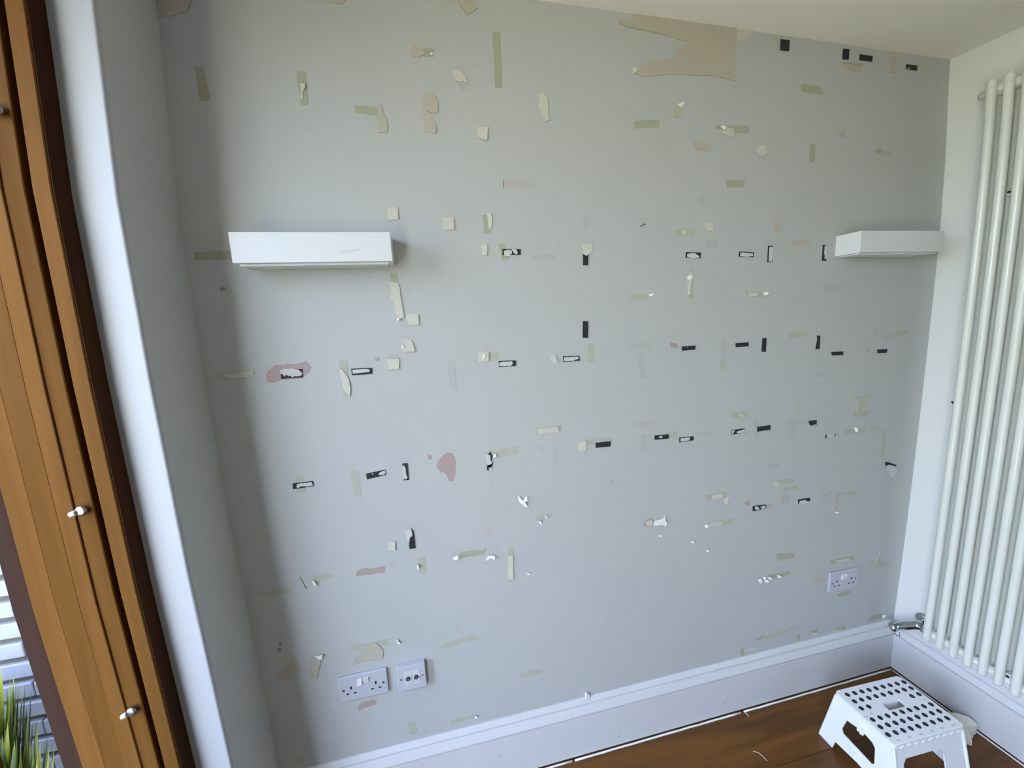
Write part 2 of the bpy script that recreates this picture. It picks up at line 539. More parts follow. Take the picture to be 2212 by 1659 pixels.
# garden shrub with upright yellow green blades in front of the brick wall
pl = empty('garden_shrub', (-2.03, .10, -.12), 'yellow-green spiky shrub against the white brick garden wall', 'shrub')
blade_mats = [mat('bright_blade', (0.17, 0.175, 0.010), .5, var=.15), mat('deep_blade', (0.040, 0.062, 0.005), .5, var=.2)]
for k in range(2):
    bm = bmesh.new()
    for i in range(420):
        a = random.uniform(0, 2 * math.pi)
        r = .16 * math.sqrt(random.random())
        base = Vector((-2.06 + r * math.cos(a), .10 + .6 * r * math.sin(a), random.uniform(-.12, .45)))
        L = random.uniform(.14, .30)
        topz = .65 - max(0.0, base.x + 2.0) * 2.3 + random.uniform(-.03, .0)
        if base.z + L > topz:
            base.z = topz - L
        d = Vector((math.cos(a) * .22, math.sin(a) * .15, 1)).normalized()
        w = Vector((-math.sin(a), math.cos(a), 0)) * random.uniform(.006, .013)
        p1 = base + d * L * .5 + Vector((0, 0, 0))
        p2 = base + d * L
        v = [bm.verts.new(p) for p in (base - w * .6, base + w * .6, p1 + w, p2, p1 - w)]
        bm.faces.new(v)
    link('spiky_leaves', from_bm(bm, 'spiky_leaves'), blade_mats[k], pl, kind='stuff')
bm = bmesh.new()
tube_bm(bm, [(-2.04, .10, -.14), (-2.04, .10, .1), (-2.05, .09, .3)], [.018, .013, .006], 8)
link('stem', from_bm(bm, 'stem', True), frame_wood_dark, pl)
# unseen hedge added across the garden to tint the daylight green
def hedge(x, ya, yb, h, label):
    bm = bmesh.new()
    nx, nz = int((ya - yb) * 9), int(h * 9)
    V = []
    for i in range(nx + 1):
        row = []
        for j in range(nz + 1):
            py, pz = yb + (ya - yb) * i / nx, h * j / nz
            d = noise.noise(Vector((py * 1.7, pz * 1.7, x))) * .22 + noise.noise(Vector((py * 6, pz * 6, 9))) * .1
            row.append(bm.verts.new((x + d, py, pz - .15)))
        row.append(bm.verts.new((x - .7, row[-1].co.y, h - .1)))
        row.append(bm.verts.new((x - .8, row[-1].co.y, -.15)))
        V.append(row)
    for a, b in zip(V[:-1], V[1:]):
        for j in range(len(a) - 1):
            bm.faces.new((a[j], a[j + 1], b[j + 1], b[j]))
    link('hedge', from_bm(bm, 'hedge', True), mat('hedge_leaves', (0.08, 0.13, 0.035), .8, var=.4, scale=14), None, kind='stuff', label=label, category='hedge')
hedge(-9.0, 2, -13, 1.9, 'long green hedge added to tint the daylight, unseen across the garden')

# ---------------------------------------------------------------- marks on the far wall (x, z in tenths of a millimetre)
MARKS = [
 ('t', (-12156,23690,-11214,23791,-11353,23508,-11612,23383,-11814,23314,-12098,23311,-12186,23495)),
 ('o', (-11390,22301,-11197,22325,-11175,22042,-11149,21785,-11152,21570,-11378,21566,-11380,21862,-11378,22119)),
 ('o', (-9132,22342,-9069,22385,-8903,22388,-8896,22109,-8923,21611,-9103,21595,-9106,21902,-9118,22132)),
 ('c', (-9073,22097,-8956,22095,-8947,22009,-9029,21887,-9034,21731,-9107,21727,-9062,21943)),
 ('t', (-8246,24057,-7747,24110,-7857,24015,-7979,23983,-8173,24010)),
 ('t', (-4956,24407,-4529,24452,-4478,24358,-4398,24267,-4699,24067,-4802,24205,-4908,24293)),
 ('t', (-6252,23266,-6112,23258,-5916,23146,-5916,23006,-6107,22930,-6265,22977)),
 ('o', (-5940,23174,-5629,23180,-5681,23065,-5676,22985,-5908,22962,-5920,23086)),
 ('f', (-5770,23058,-5692,23065,-5703,23007,-5769,23010)),
 ('o', (-4038,23753,-3820,23740,-3824,23220,-3826,22353,-4039,22368,-4035,22869,-4043,23490)),
 ('c', (-5220,22675,-5139,22706,-5050,22688,-4949,22665,-4843,22538,-4796,22386,-4907,22440,-5046,22410,-5144,22475,-5182,22575)),
 ('g', (-5103,22406,-4807,22395,-4788,22334,-4957,22197,-5044,22275)),
 ('t', (-6043,22084,-5951,22141,-5779,22070,-5675,21963,-5629,21841,-5668,21609,-5827,21590,-5979,21644,-6041,21837)),
 ('t', (-6062,21711,-5948,21614,-5824,21475,-5745,21332,-5724,21164,-5776,21077,-5873,21125,-6056,21085,-6055,21379)),
 ('o', (-7788,21680,-7518,21676,-7235,21662,-7254,21458,-7496,21465,-7817,21497)),
 ('t', (-7243,21804,-7134,21719,-7120,21527,-7035,21409,-7007,21287,-7045,21058,-7262,21027,-7251,21418,-7249,21621)),
 ('c', (-2823,22252,-2660,22296,-2540,22161,-2520,22009,-2534,21632,-2485,21579,-2662,21569,-2729,21776,-2824,21903,-2742,22105)),
 ('o', (-2716,22128,-2579,22115,-2549,21897,-2559,21630,-2620,21672,-2675,21889)),
 ('c', (-4596,21305,-4313,21298,-4310,21146,-4344,20970,-4520,21006,-4612,21045)),
 ('t', (177,24596,1184,24597,2313,24592,3681,24625,3615,24399,3671,23060,2941,23150,1483,23089,1397,23094,919,23013,530,22951,228,23008,283,23181,584,23340,1055,23468,1590,23556,1587,23761,1924,24017,1469,24090,1049,24152,637,24192,150,24234,-249,24283,-288,24387,97,24381)),
 ('o', (-275,24406,-63,24388,43,24267,-11,24219,-249,24294)),
 ('o', (-24,24250,392,24235,1022,24161,1022,24134,582,24169,96,24207)),
 ('f', (141,23159,297,23148,255,23044,146,23013)),
 ('t', (1510,22182,1814,22176,1833,21963,1732,21874,1528,21899)),
 ('x', (1633,22255,1826,22324,1819,22248,1757,22149)),
 ('o', (226,21723,1041,21813,1029,21588,212,21505)),
 ('o', (3032,21750,4257,21788,4267,21576,3671,21547,3034,21664)),
 ('c', (3175,21573,3479,21686,3666,21659,3676,21423,3489,21415)),
 ('x', (3177,21708,3261,21742,3362,21668,3282,21595)),
 ('c', (3687,24560,4229,24557,4168,24363,3981,24212,3701,24214)),
 ('o', (6172,23104,6321,23166,6864,23143,7114,22965,7081,22890,6262,22923)),
 ('t', (7825,23876,8595,23848,8568,23714,7921,23709)),
 ('o', (7800,23932,8643,23969,8645,23837,8348,23873,7825,23876)),
 ('t', (9833,24287,10036,24288,10066,23766,9831,23779)),
 ('c', (4599,21192,4895,21227,4946,20970,4727,20873,4602,20987)),
 ('o', (6686,21334,6911,21344,6928,20781,6704,20789)),
 ('o', (9499,21296,9753,21338,9842,21246,9713,21124,9535,21171)),
 ('l', (9782,21275,10238,21293,10299,21152,10172,21109,9733,21137)),
 ('g', (11873,23715,12035,23696,12039,23509,11923,23532)),
 ('l', (7858,21796,8096,21868,8140,21626,7917,21600)),
 ('t', (2217,21214,2456,21249,2668,21234,2933,21022,2766,20978,2463,20979,2280,21070)),
 ('o', (3460,20132,4175,20138,4186,19905,3500,19908)),
 ('g', (2437,19600,2713,19630,2706,19335,2536,19320)),
 ('p2', (-3948,19931,-3407,19938,-3007,19839,-3290,19741,-3938,19733)),
 ('s', (-3945,19931,-3923,19931,-3933,19743,-3955,19742)),
 ('c', (-7220,19126,-6942,19140,-6947,18833,-7215,18820)),
 ('c', (-5707,18886,-5425,18888,-5429,18563,-5754,18569)),
 ('o', (-4592,18974,-4334,19000,-4382,18459,-4579,18455)),
 ('c', (-4456,19021,-4369,19045,-4316,18884,-4340,18676,-4420,18571,-4444,18675)),
 ('c', (-4666,18152,-4529,18168,-4502,17998,-4548,17845,-4672,17840)),
 ('g', (-4506,18139,-4375,18143,-4393,17827,-4611,17834)),
 ('o', (-4169,18180,-3963,18188,-3877,17742,-4081,17709)),
 ('g', (-3193,17842,-2442,17888,-2449,17686,-3148,17672)),
 ('o', (-12022,18026,-11157,18039,-11215,17827,-12045,17813)),
 ('g', (-1522,18916,-1318,18918,-1339,18564,-1476,18539)),
 ('c', (-1559,18134,-1251,18149,-1255,17920,-1368,17834,-1533,17848)),
 ('l', (1606,18581,2362,18621,2343,18407,1670,18361)),
 ('c', (1849,18542,1971,18568,2003,18465,1913,18382)),
 ('c', (2736,18805,2993,18811,2995,18530,2759,18543)),
 ('g', (2753,18227,3226,18265,3186,18039,2822,18002)),
 ('t', (5377,18819,5697,18830,5701,18505,5414,18521)),
 ('t', (6184,18234,6966,18254,6996,18085,6238,18035)),
 ('t2', (-11570,17112,-11512,17142,-11428,17119,-11424,17081,-11507,17040,-11566,17059)),
 ('l', (-11943,14888,-11582,14918,-11055,14937,-11051,14811,-11326,14729,-11767,14729,-11946,14720)),
 ('c', (-11827,14869,-11036,14924,-11063,14801,-11423,14759,-11545,14746)),
 ('p', (-10528,15044,-10282,15013,-10255,15064,-10028,15026,-9777,15078,-9741,15115,-9678,15013,-9618,14916,-9671,14791,-9883,14631,-10435,14615,-10610,14548,-10753,14571,-10788,14700,-10724,14879)),
 ('p', (-10755,15011,-10697,15014,-10749,14931)),
 ('l', (-8890,15066,-8670,15052,-8692,14517,-8679,13985,-8879,14003,-8892,14413)),
 ('c', (-8910,14772,-8839,14814,-8707,14590,-8660,14395,-8685,14034,-8837,14192,-8885,14484)),
 ('p', (-7922,15062,-7795,15073,-7778,15005,-7828,14960,-7916,15002)),
 ('o', (-7305,17394,-7097,17371,-7092,17160,-7296,17165)),
 ('c', (-7295,17177,-7129,17127,-7067,16998,-7058,16627,-7023,16179,-7195,16116,-7239,16400,-7273,16657,-7337,16706)),
 ('x', (-7221,16136,-7150,16149,-7162,16096,-7209,16081)),
 ('c', (-6951,16259,-6620,16252,-6627,15928,-6929,15966,-6980,16130)),
 ('c', (-7114,15577,-6872,15523,-6815,15356,-6806,15185,-7101,15179,-7172,15304,-7092,15420)),
 ('f', (-7166,15376,-7093,15408,-7100,15324,-7151,15279)),
 ('l', (-7561,15159,-7260,15104,-7272,14960,-7577,14992)),
 ('c', (-7604,15018,-7258,14983,-7282,14709,-7586,14706)),
 ('g', (-5898,14894,-5690,14873,-5677,13970,-5876,13986)),
 ('c', (-4951,15059,-4641,15040,-4658,14744,-4969,14757)),
 ('l', (-4653,15016,-4326,15003,-4325,14791,-4656,14787)),
 ('f', (-4829,14976,-4757,14984,-4753,14882,-4826,14811,-4861,14864)),
 ('c', (-2695,14816,-2524,14818,-2469,14564,-2649,14563)),
 ('l', (34,16579,365,16603,783,16543,648,16419,424,16400,69,16439)),
 ('x', (693,16567,798,16590,813,16536,723,16505)),
 ('l', (2182,17281,2353,17318,2359,16356,2137,16396,2159,16852)),
 ('c', (2107,17122,2244,17280,2342,17117,2222,16850,2213,16525,2129,16500)),
 ('x', (2067,17083,2184,17147,2218,17052,2141,16987)),
 ('l', (-1423,15102,-1203,15111,-1226,14480,-1445,14490)),
 ('g', (19,15014,806,15011,776,14811,4,14824)),
 ('g', (229,14783,517,14793,626,13836,411,13853,334,14334)),
 ('p', (1487,14972,1754,14943,1789,14745,1504,14832)),
 ('g', (3502,14988,3703,14977,3667,14137,3449,14151)),
 ('l', (3438,14152,3661,14137,3650,13888,3414,13890)),
 ('l', (4352,16601,5061,16532,5107,16317,4440,16373)),
 ('c', (4518,16506,4806,16512,4796,16370,4490,16389)),
 ('x', (5056,16490,5199,16520,5237,16456,5178,16395,5083,16432)),
 ('g', (7648,16691,8505,16713,8449,16507,7700,16513)),
 ('l', (6280,14998,6492,15062,7023,15050,7053,14897,6435,14840,6269,14894)),
 ('l', (10135,14908,10335,14914,10352,14770,10151,14756)),
 ('t', (11202,14854,11760,14890,11802,14727,11222,14693)),
 ('g', (10601,14726,11191,14775,11169,14615,10677,14594)),
 ('l', (9837,14323,9999,14314,9999,14123,9852,14179)),
 ('g', (7500,13485,8050,13523,8047,13334,7551,13324)),
 ('l', (-10401,11855,-10222,11848,-10182,11655,-10169,11349,-10368,11352,-10385,11582)),
 ('l', (-8923,11858,-8730,11820,-8697,11687,-8686,10970,-8890,11038,-8918,11458)),
 ('p', (-6683,12074,-6565,11994,-6573,11889,-6673,11888)),
 ('p', (-6082,12043,-5957,12015,-5877,11885,-5849,11720,-5912,11254,-5985,11250,-5948,11109,-6109,11122,-6148,11299,-6253,11434,-6331,11417,-6431,11605,-6441,11713,-6351,11835,-6214,11978)),
 ('l', (-4719,11910,-4495,11889,-4491,11982,-4210,11988,-4214,11696,-4388,11690,-4689,11682,-4716,11768)),
 ('g', (-4383,11882,-4207,11938,-4198,11689,-4382,11694)),
 ('l', (-4160,11949,-3839,11971,-3871,11788,-3905,11765,-4169,11735)),
 ('f', (-4696,11836,-4584,11839,-4583,11752,-4688,11698)),
 ('l', (-3271,12502,-2399,12537,-2412,12329,-3237,12320)),
 ('c', (-3217,12483,-2514,12507,-2505,12339,-3195,12329)),
 ('g', (-3198,11899,-2917,11895,-2922,11755,-3161,11769)),
 ('g', (-2721,11830,-2513,11826,-2540,11255,-2697,11275)),
 ('x', (-3961,10387,-3803,10177,-3669,10345,-3662,10171,-3735,10124,-3658,9939,-3783,9987,-3943,10169)),
 ('l', (-3362,9544,-2957,9599,-2798,9574,-2802,9456,-3197,9356,-3340,9369)),
 ('f', (-3104,9533,-3002,9532,-2998,9428,-3077,9470)),
 ('x', (-3311,9374,-3220,9368,-3206,9268,-3271,9299)),
 ('p3', (-5126,9389,-4904,9468,-4745,9263,-4939,9083,-5133,9275)),
 ('c', (-1856,11890,-1576,11944,-1577,11629,-1732,11575,-1862,11634)),
 ('l', (-1620,11955,-1176,11943,-1195,11744,-1566,11757)),
 ('l', (-1042,11943,-621,11917,-647,11696,-1029,11797)),
 ('g', (396,11918,647,11905,633,11492,665,11295,428,11314)),
 ('p3', (40,12348,851,12369,867,12206,303,12171,117,12225)),
 ('l', (1429,11881,1770,11881,1832,11682,1480,11697)),
 ('p', (-699,10405,-612,10393,-638,10322,-706,10340)),
 ('g', (2464,11787,3242,11704,3248,11535,2704,11588)),
 ('l', (3038,9343,3988,9354,3979,9127,3900,8844,3810,8873,3782,9139,3044,9133)),
 ('c', (3282,9324,3704,9345,3710,9166,3288,9146)),
 ('c', (3801,9120,3975,9225,3934,8904,3846,8852)),
 ('l', (3035,8222,3279,8298,4210,8283,4237,8079,3535,8075,3020,8109)),
 ('c', (3297,8279,3689,8276,3713,8096,3073,8117)),
 ('x', (3000,8211,3069,8249,3090,8147,3020,8109)),
 ('p', (521,8662,667,8780,843,8804,948,8679,934,8495,727,8500,579,8552)),
 ('c', (667,8752,844,8752,904,8572,727,8529,609,8619)),
 ('x', (933,8710,1230,8763,1333,8904,1350,8672,1411,8576,1337,8459,1232,8533,904,8514)),
 ('l', (3944,12338,4733,12316,4742,12117,4532,12082,4022,12125)),
 ('c', (4348,12254,4511,12145,4514,12083,4280,12199)),
 ('g', (4927,11980,5143,11959,5175,11705,4977,11694)),
 ('g', (4985,11536,5237,11541,5200,11228,5019,11216)),
 ('t', (6755,12310,6983,12273,6957,12116,6785,12148)),
 ('g', (6379,11789,7247,11783,7281,11586,6427,11640)),
 ('g', (6634,11619,6804,11618,6782,11119,6609,11154)),
 ('l', (9065,11171,10151,11153,10149,10973,9084,10975)),
 ('x', (9525,11231,9629,11220,9666,11058,9584,11050)),
 ('l', (10358,11155,10862,11154,10857,11018,10393,11032)),
 ('l', (10972,10937,11209,10913,11181,9872,11005,9910,11077,10581)),
 ('l', (9463,12464,9705,12469,9713,12386,9517,12321)),
 ('l', (10032,12458,10380,12471,10354,12331,10082,12371)),
 ('l', (5888,9486,6188,9512,6935,9486,6886,9351,6238,9305,5978,9224)),
 ('c', (5925,9481,6133,9469,6200,9310,5996,9238)),
 ('l', (6428,9195,7091,9205,7111,9033,6447,9024)),
 ('t', (6266,8864,6450,8973,6690,8837,6765,8588,6302,8605)),
 ('p', (4680,8843,4953,8886,4889,8696,4759,8715)),
 ('l', (5638,8601,5976,8629,5929,8456,5653,8464)),
 ('l', (8223,8635,8763,8722,8694,8586,8254,8509)),
 ('l', (8963,8547,9602,8580,10067,8550,9952,8442,9657,8448,9038,8403)),
 ('t', (8901,8556,9002,8436,9040,7936,8758,7854,8904,8062)),
 ('x', (8904,7832,9029,7823,9021,7775,8929,7785)),
 ('g', (5658,10224,6184,10175,6158,9980,5691,9974)),
 ('l', (9508,11810,10017,11829,10347,11831,10203,11627,9504,11644)),
 ('t', (9713,12386,10035,12425,9994,12047,9691,11809,9657,12144)),
 ('c', (-8047,9420,-7850,9414,-7879,9133,-8093,9179)),
 ('l', (-7251,8762,-7022,8735,-7002,8172,-7192,8223,-7255,8393)),
 ('x', (-7294,8543,-7229,8559,-7227,8416,-7277,8440)),
 ('g', (-8087,8704,-7978,8810,-7866,8804,-7896,8542,-8049,8571)),
 ('l', (-10285,8693,-10193,8730,-9795,8749,-9693,8606,-9887,8548,-10200,8568)),
 ('x', (-10322,8606,-10243,8590,-10197,8486,-10229,8410,-10291,8477)),
 ('s', (-10646,8777,-10621,8759,-10488,8366,-10502,8342,-10587,8603)),
 ('p', (-9060,8622,-8919,8707,-8750,8708,-8704,8674,-8227,8660,-8258,8455,-9098,8491)),
 ('l', (-11820,8488,-11511,8491,-11175,8504,-10861,8495,-10894,8312,-11421,8325,-11814,8366)),
 ('t2', (-11445,6764,-11372,6747,-11389,6667,-11450,6667)),
 ('t2', (-11510,6611,-11390,6597,-11409,6503,-11490,6494)),
 ('l', (-9484,6206,-8990,6191,-8359,6205,-8326,6004,-8582,5990,-9230,6028,-9497,6078)),
 ('t', (-9018,6168,-8721,6127,-8543,5862,-8582,5572,-8922,5597,-9527,5540,-9307,5752,-9209,5993)),
 ('o', (-9383,5741,-9236,5719,-9303,5543,-9515,5537)),
 ('o', (-8900,5696,-8722,5577,-8852,5534,-8950,5574)),
 ('x', (-8109,6146,-8051,6073,-7992,5999,-8060,5970,-8106,6026)),
 ('g', (-7933,6090,-7853,6056,-7867,5954,-7929,5984)),
 ('t', (-11263,6064,-11050,6097,-10992,5996,-11002,5710,-11204,5589,-11607,5521,-11613,5753,-11399,5898)),
 ('t', (-10677,6076,-10367,5985,-10419,5736,-10548,5330,-10737,5350,-10714,5753)),
 ('o', (-10716,5739,-10624,5715,-10529,5501,-10559,5333,-10737,5350)),
 ('x', (-10531,6118,-10386,6134,-10281,6181,-10319,5987,-10412,6010)),
 ('p', (-9440,4114,-9290,4148,-8983,4162,-8901,4071,-8950,3961,-9106,3943,-9337,3931,-9444,3868,-9484,3926)),
 ('l', (-8036,3021,-7823,2991,-7735,2577,-7837,2493,-7994,2557)),
 ('l', (-11518,2749,-11204,2742,-11276,2548,-11562,2578)),
 ('g', (-6194,8786,-5898,8849,-5880,8716,-6163,8651)),
 ('x', (-6168,8580,-6003,8666,-5982,8589,-6040,8513,-6146,8518)),
 ('o2', (-5908,8692,-5705,8728,-5436,8710,-5194,8658,-5056,8692,-5136,8495,-5449,8508,-5880,8513,-5948,8496)),
 ('x', (-5134,8289,-5042,8449,-4903,8468,-4808,8437,-4843,8295,-4964,8370,-5092,8296)),
 ('l', (-4367,8595,-4205,8582,-4221,7426,-4431,7443,-4417,8158)),
 ('c', (-4380,8330,-4211,8330,-4239,7460,-4410,7463,-4404,7855)),
 ('x', (-3788,7587,-3686,7598,-3673,7559,-3760,7557)),
 ('p3', (-6271,6120,-6072,6228,-6061,5980,-6268,5966)),
 ('l', (-6763,5606,-6509,5638,-6235,5650,-5733,5713,-5478,5535,-5537,5486,-5912,5512,-6330,5456,-6766,5453)),
 ('l', (-4144,3885,-3798,3895,-3365,3857,-3382,3655,-4203,3708)),
 ('l', (-6659,2716,-5836,2692,-5799,2598,-6587,2547,-6681,2607)),
 ('x', (-5824,2655,-5756,2686,-5762,2588,-5814,2586)),
 ('c', (-4654,1065,-4516,1091,-4520,1005,-4630,952)),
 ('x', (1130,8117,1205,8148,1191,8092,1140,8078)),
 ('x', (2437,7691,2515,7692,2502,7605,2464,7612)),
 ('x', (3081,7219,3151,7228,3131,7150,3089,7167)),
 ('o', (6249,6490,7138,6347,7095,6151,6924,6165,6279,6299)),
 ('t', (6241,6306,6886,6172,6739,6114,6288,6145)),
 ('o', (5911,5640,6943,5603,6991,5449,5959,5443)),
 ('x', (5431,5546,5527,5595,5570,5485,5501,5397)),
 ('x', (5660,5654,5735,5623,5715,5508,5677,5532)),
 ('x', (5870,5580,5989,5567,6032,5463,5901,5488)),
 ('x', (5742,5485,5845,5499,5895,5404,5816,5362,5747,5399)),
 ('x', (6323,5577,6398,5570,6470,5498,6406,5441,6348,5470)),
 ('o', (8821,5697,9379,5736,10138,5687,10133,5527,9561,5526,8996,5524)),
 ('c', (9145,5655,9832,5671,9884,5555,9194,5558)),
 ('t', (8083,5063,8680,5018,8716,4833,8080,4852)),
 ('t', (11301,5169,11507,5603,11628,5108,12129,5071,12110,4872,11369,4944)),
 ('g', (10870,5248,11204,5277,11219,5147,10923,5148)),
 ('o', (9429,4096,10065,4131,10055,4023,9458,3999)),
 ('t', (9458,3999,10055,4015,9835,3940,9547,3926)),
 ('o', (11200,2584,11536,2682,11936,2633,11934,2461,11475,2447,11192,2453)),
 ('x', (11981,2623,12049,2608,11999,2465,11945,2477)),
 ('o', (5516,2974,5908,3026,5875,2944,5693,2826,5541,2851)),
 ('t', (5726,2907,6439,3065,7447,3070,7297,2977,6758,2883,5958,2817)),
 ('o', (4771,2653,4974,2658,4972,2283,4786,2311)),
 ('c', (4957,2608,5479,2608,5448,2472,4963,2482)),
 ('o', (7496,2658,7676,2634,7617,2354,7521,2303)),
 ('o', (8189,2700,8614,2684,8524,2549,8198,2587)),
 ('c', (8137,2601,8524,2549,8500,2351,8245,2503)),
 ('o', (9388,2500,9991,2521,9948,2316,9819,2346,9767,2452,9417,2419)),
 ('c', (9342,2324,9436,2433,9792,2408,9807,2254,9370,2242)),
]
NAMES = {'o': 'tape_stain', 'o2': 'tape_stain', 'l': 'tape_stain', 't': 'torn_lining_patch', 't2': 'brown_spot', 'c': 'torn_paper_patch', 'g': 'tape_ghost',
         'p': 'bare_plaster_patch', 'p2': 'pink_scuff', 'p3': 'pink_scuff', 's': 'scratch', 'x': 'paper_curl', 'f': 'paper_curl'}
DEPTH = {'o': .0004, 'o2': .0004, 'l': .0004, 't': .0013, 't2': .0003, 'c': .0014, 'g': .0002, 'p': .0003, 'p2': .0003, 'p3': .0003, 's': .0010, 'x': .0022, 'f': .0020}
for i, (k, flat) in enumerate(MARKS):
    poly = [(flat[j] / 10000, flat[j + 1] / 10000) for j in range(0, len(flat), 2)]
    d = DEPTH[k] + .00002 * (i % 20)
    lift = 0.0
    if k in 'xf':
        lift = .007 if k == 'x' else .004
        me = sheet_mesh(NAMES[k], poly, d - .0006, d, lift)
    else:
        amp, st = {'t': (.0008, .006), 'c': (.0009, .005), 'p': (.0006, .004)}.get(k, (.0003, .01))
        lift = {'c': .0022, 't': .0010}.get(k, 0.0)
        me = sheet_mesh(NAMES[k], roughen(poly, amp, st), 0.0 if not lift else -.0002, d, lift)
    link(NAMES[k], me, tint(k), far)
SPOTS = [(-10296,21443),(-8976,21029),(-2384,20398),(-965,20444),(304,19653),(-2073,18226),(-2300,18079),(-865,16976),(-1709,16618),(187,16221),(2574,16634),(-5693,20349),(-2724,20399),(-7379,22629),(-4506,22887),(-4766,10858),(-4295,10965),(-4266,10633),(-3643,11206),(-4456,12462),(231,12874),(886,12766),(-976,12626),(-2387,11253),(-3256,10826),(2390,12346),(1422,10323),(2062,10411),(2016,9848),(2636,9780),(4032,10070),(135,8496),(-49,6989),(549,7845),(1767,6664),(1920,5416),(-889,5325),(-456,5434),(-3803,7192),(-3511,6825),(-1994,5496),(-4750,8683),(-4790,9623),(5870,14922),(5893,13923),(6226,14337),(5072,14178),(9052,12874),(6121,12852),(5935,12592),(7953,12821),(9083,9738),(5210,10438),(8236,9467),(6606,4235),(5264,4919),(7972,19231),(-7854,17327),(-8478,17254),(-6813,16946),(-5903,18894),(-7386,18931),(-6229,15244),(512,18900),(431,18900)]
bm = bmesh.new()
for i, (x, z) in enumerate(SPOTS):
    r = random.uniform(.0022, .0042)
    vs = [bm.verts.new((x / 10000 + r * math.cos(a) * random.uniform(.7, 1.4), -.00012, z / 10000 + r * .8 * math.sin(a) * random.uniform(.7, 1.3))) for a in [j * math.pi / 4 for j in range(8)]]
    bm.faces.new(vs)
link('finger_smudges', from_bm(bm, 'finger_smudges'), mat('smudge', (0.425, 0.43, 0.415), .6), far, kind='stuff')

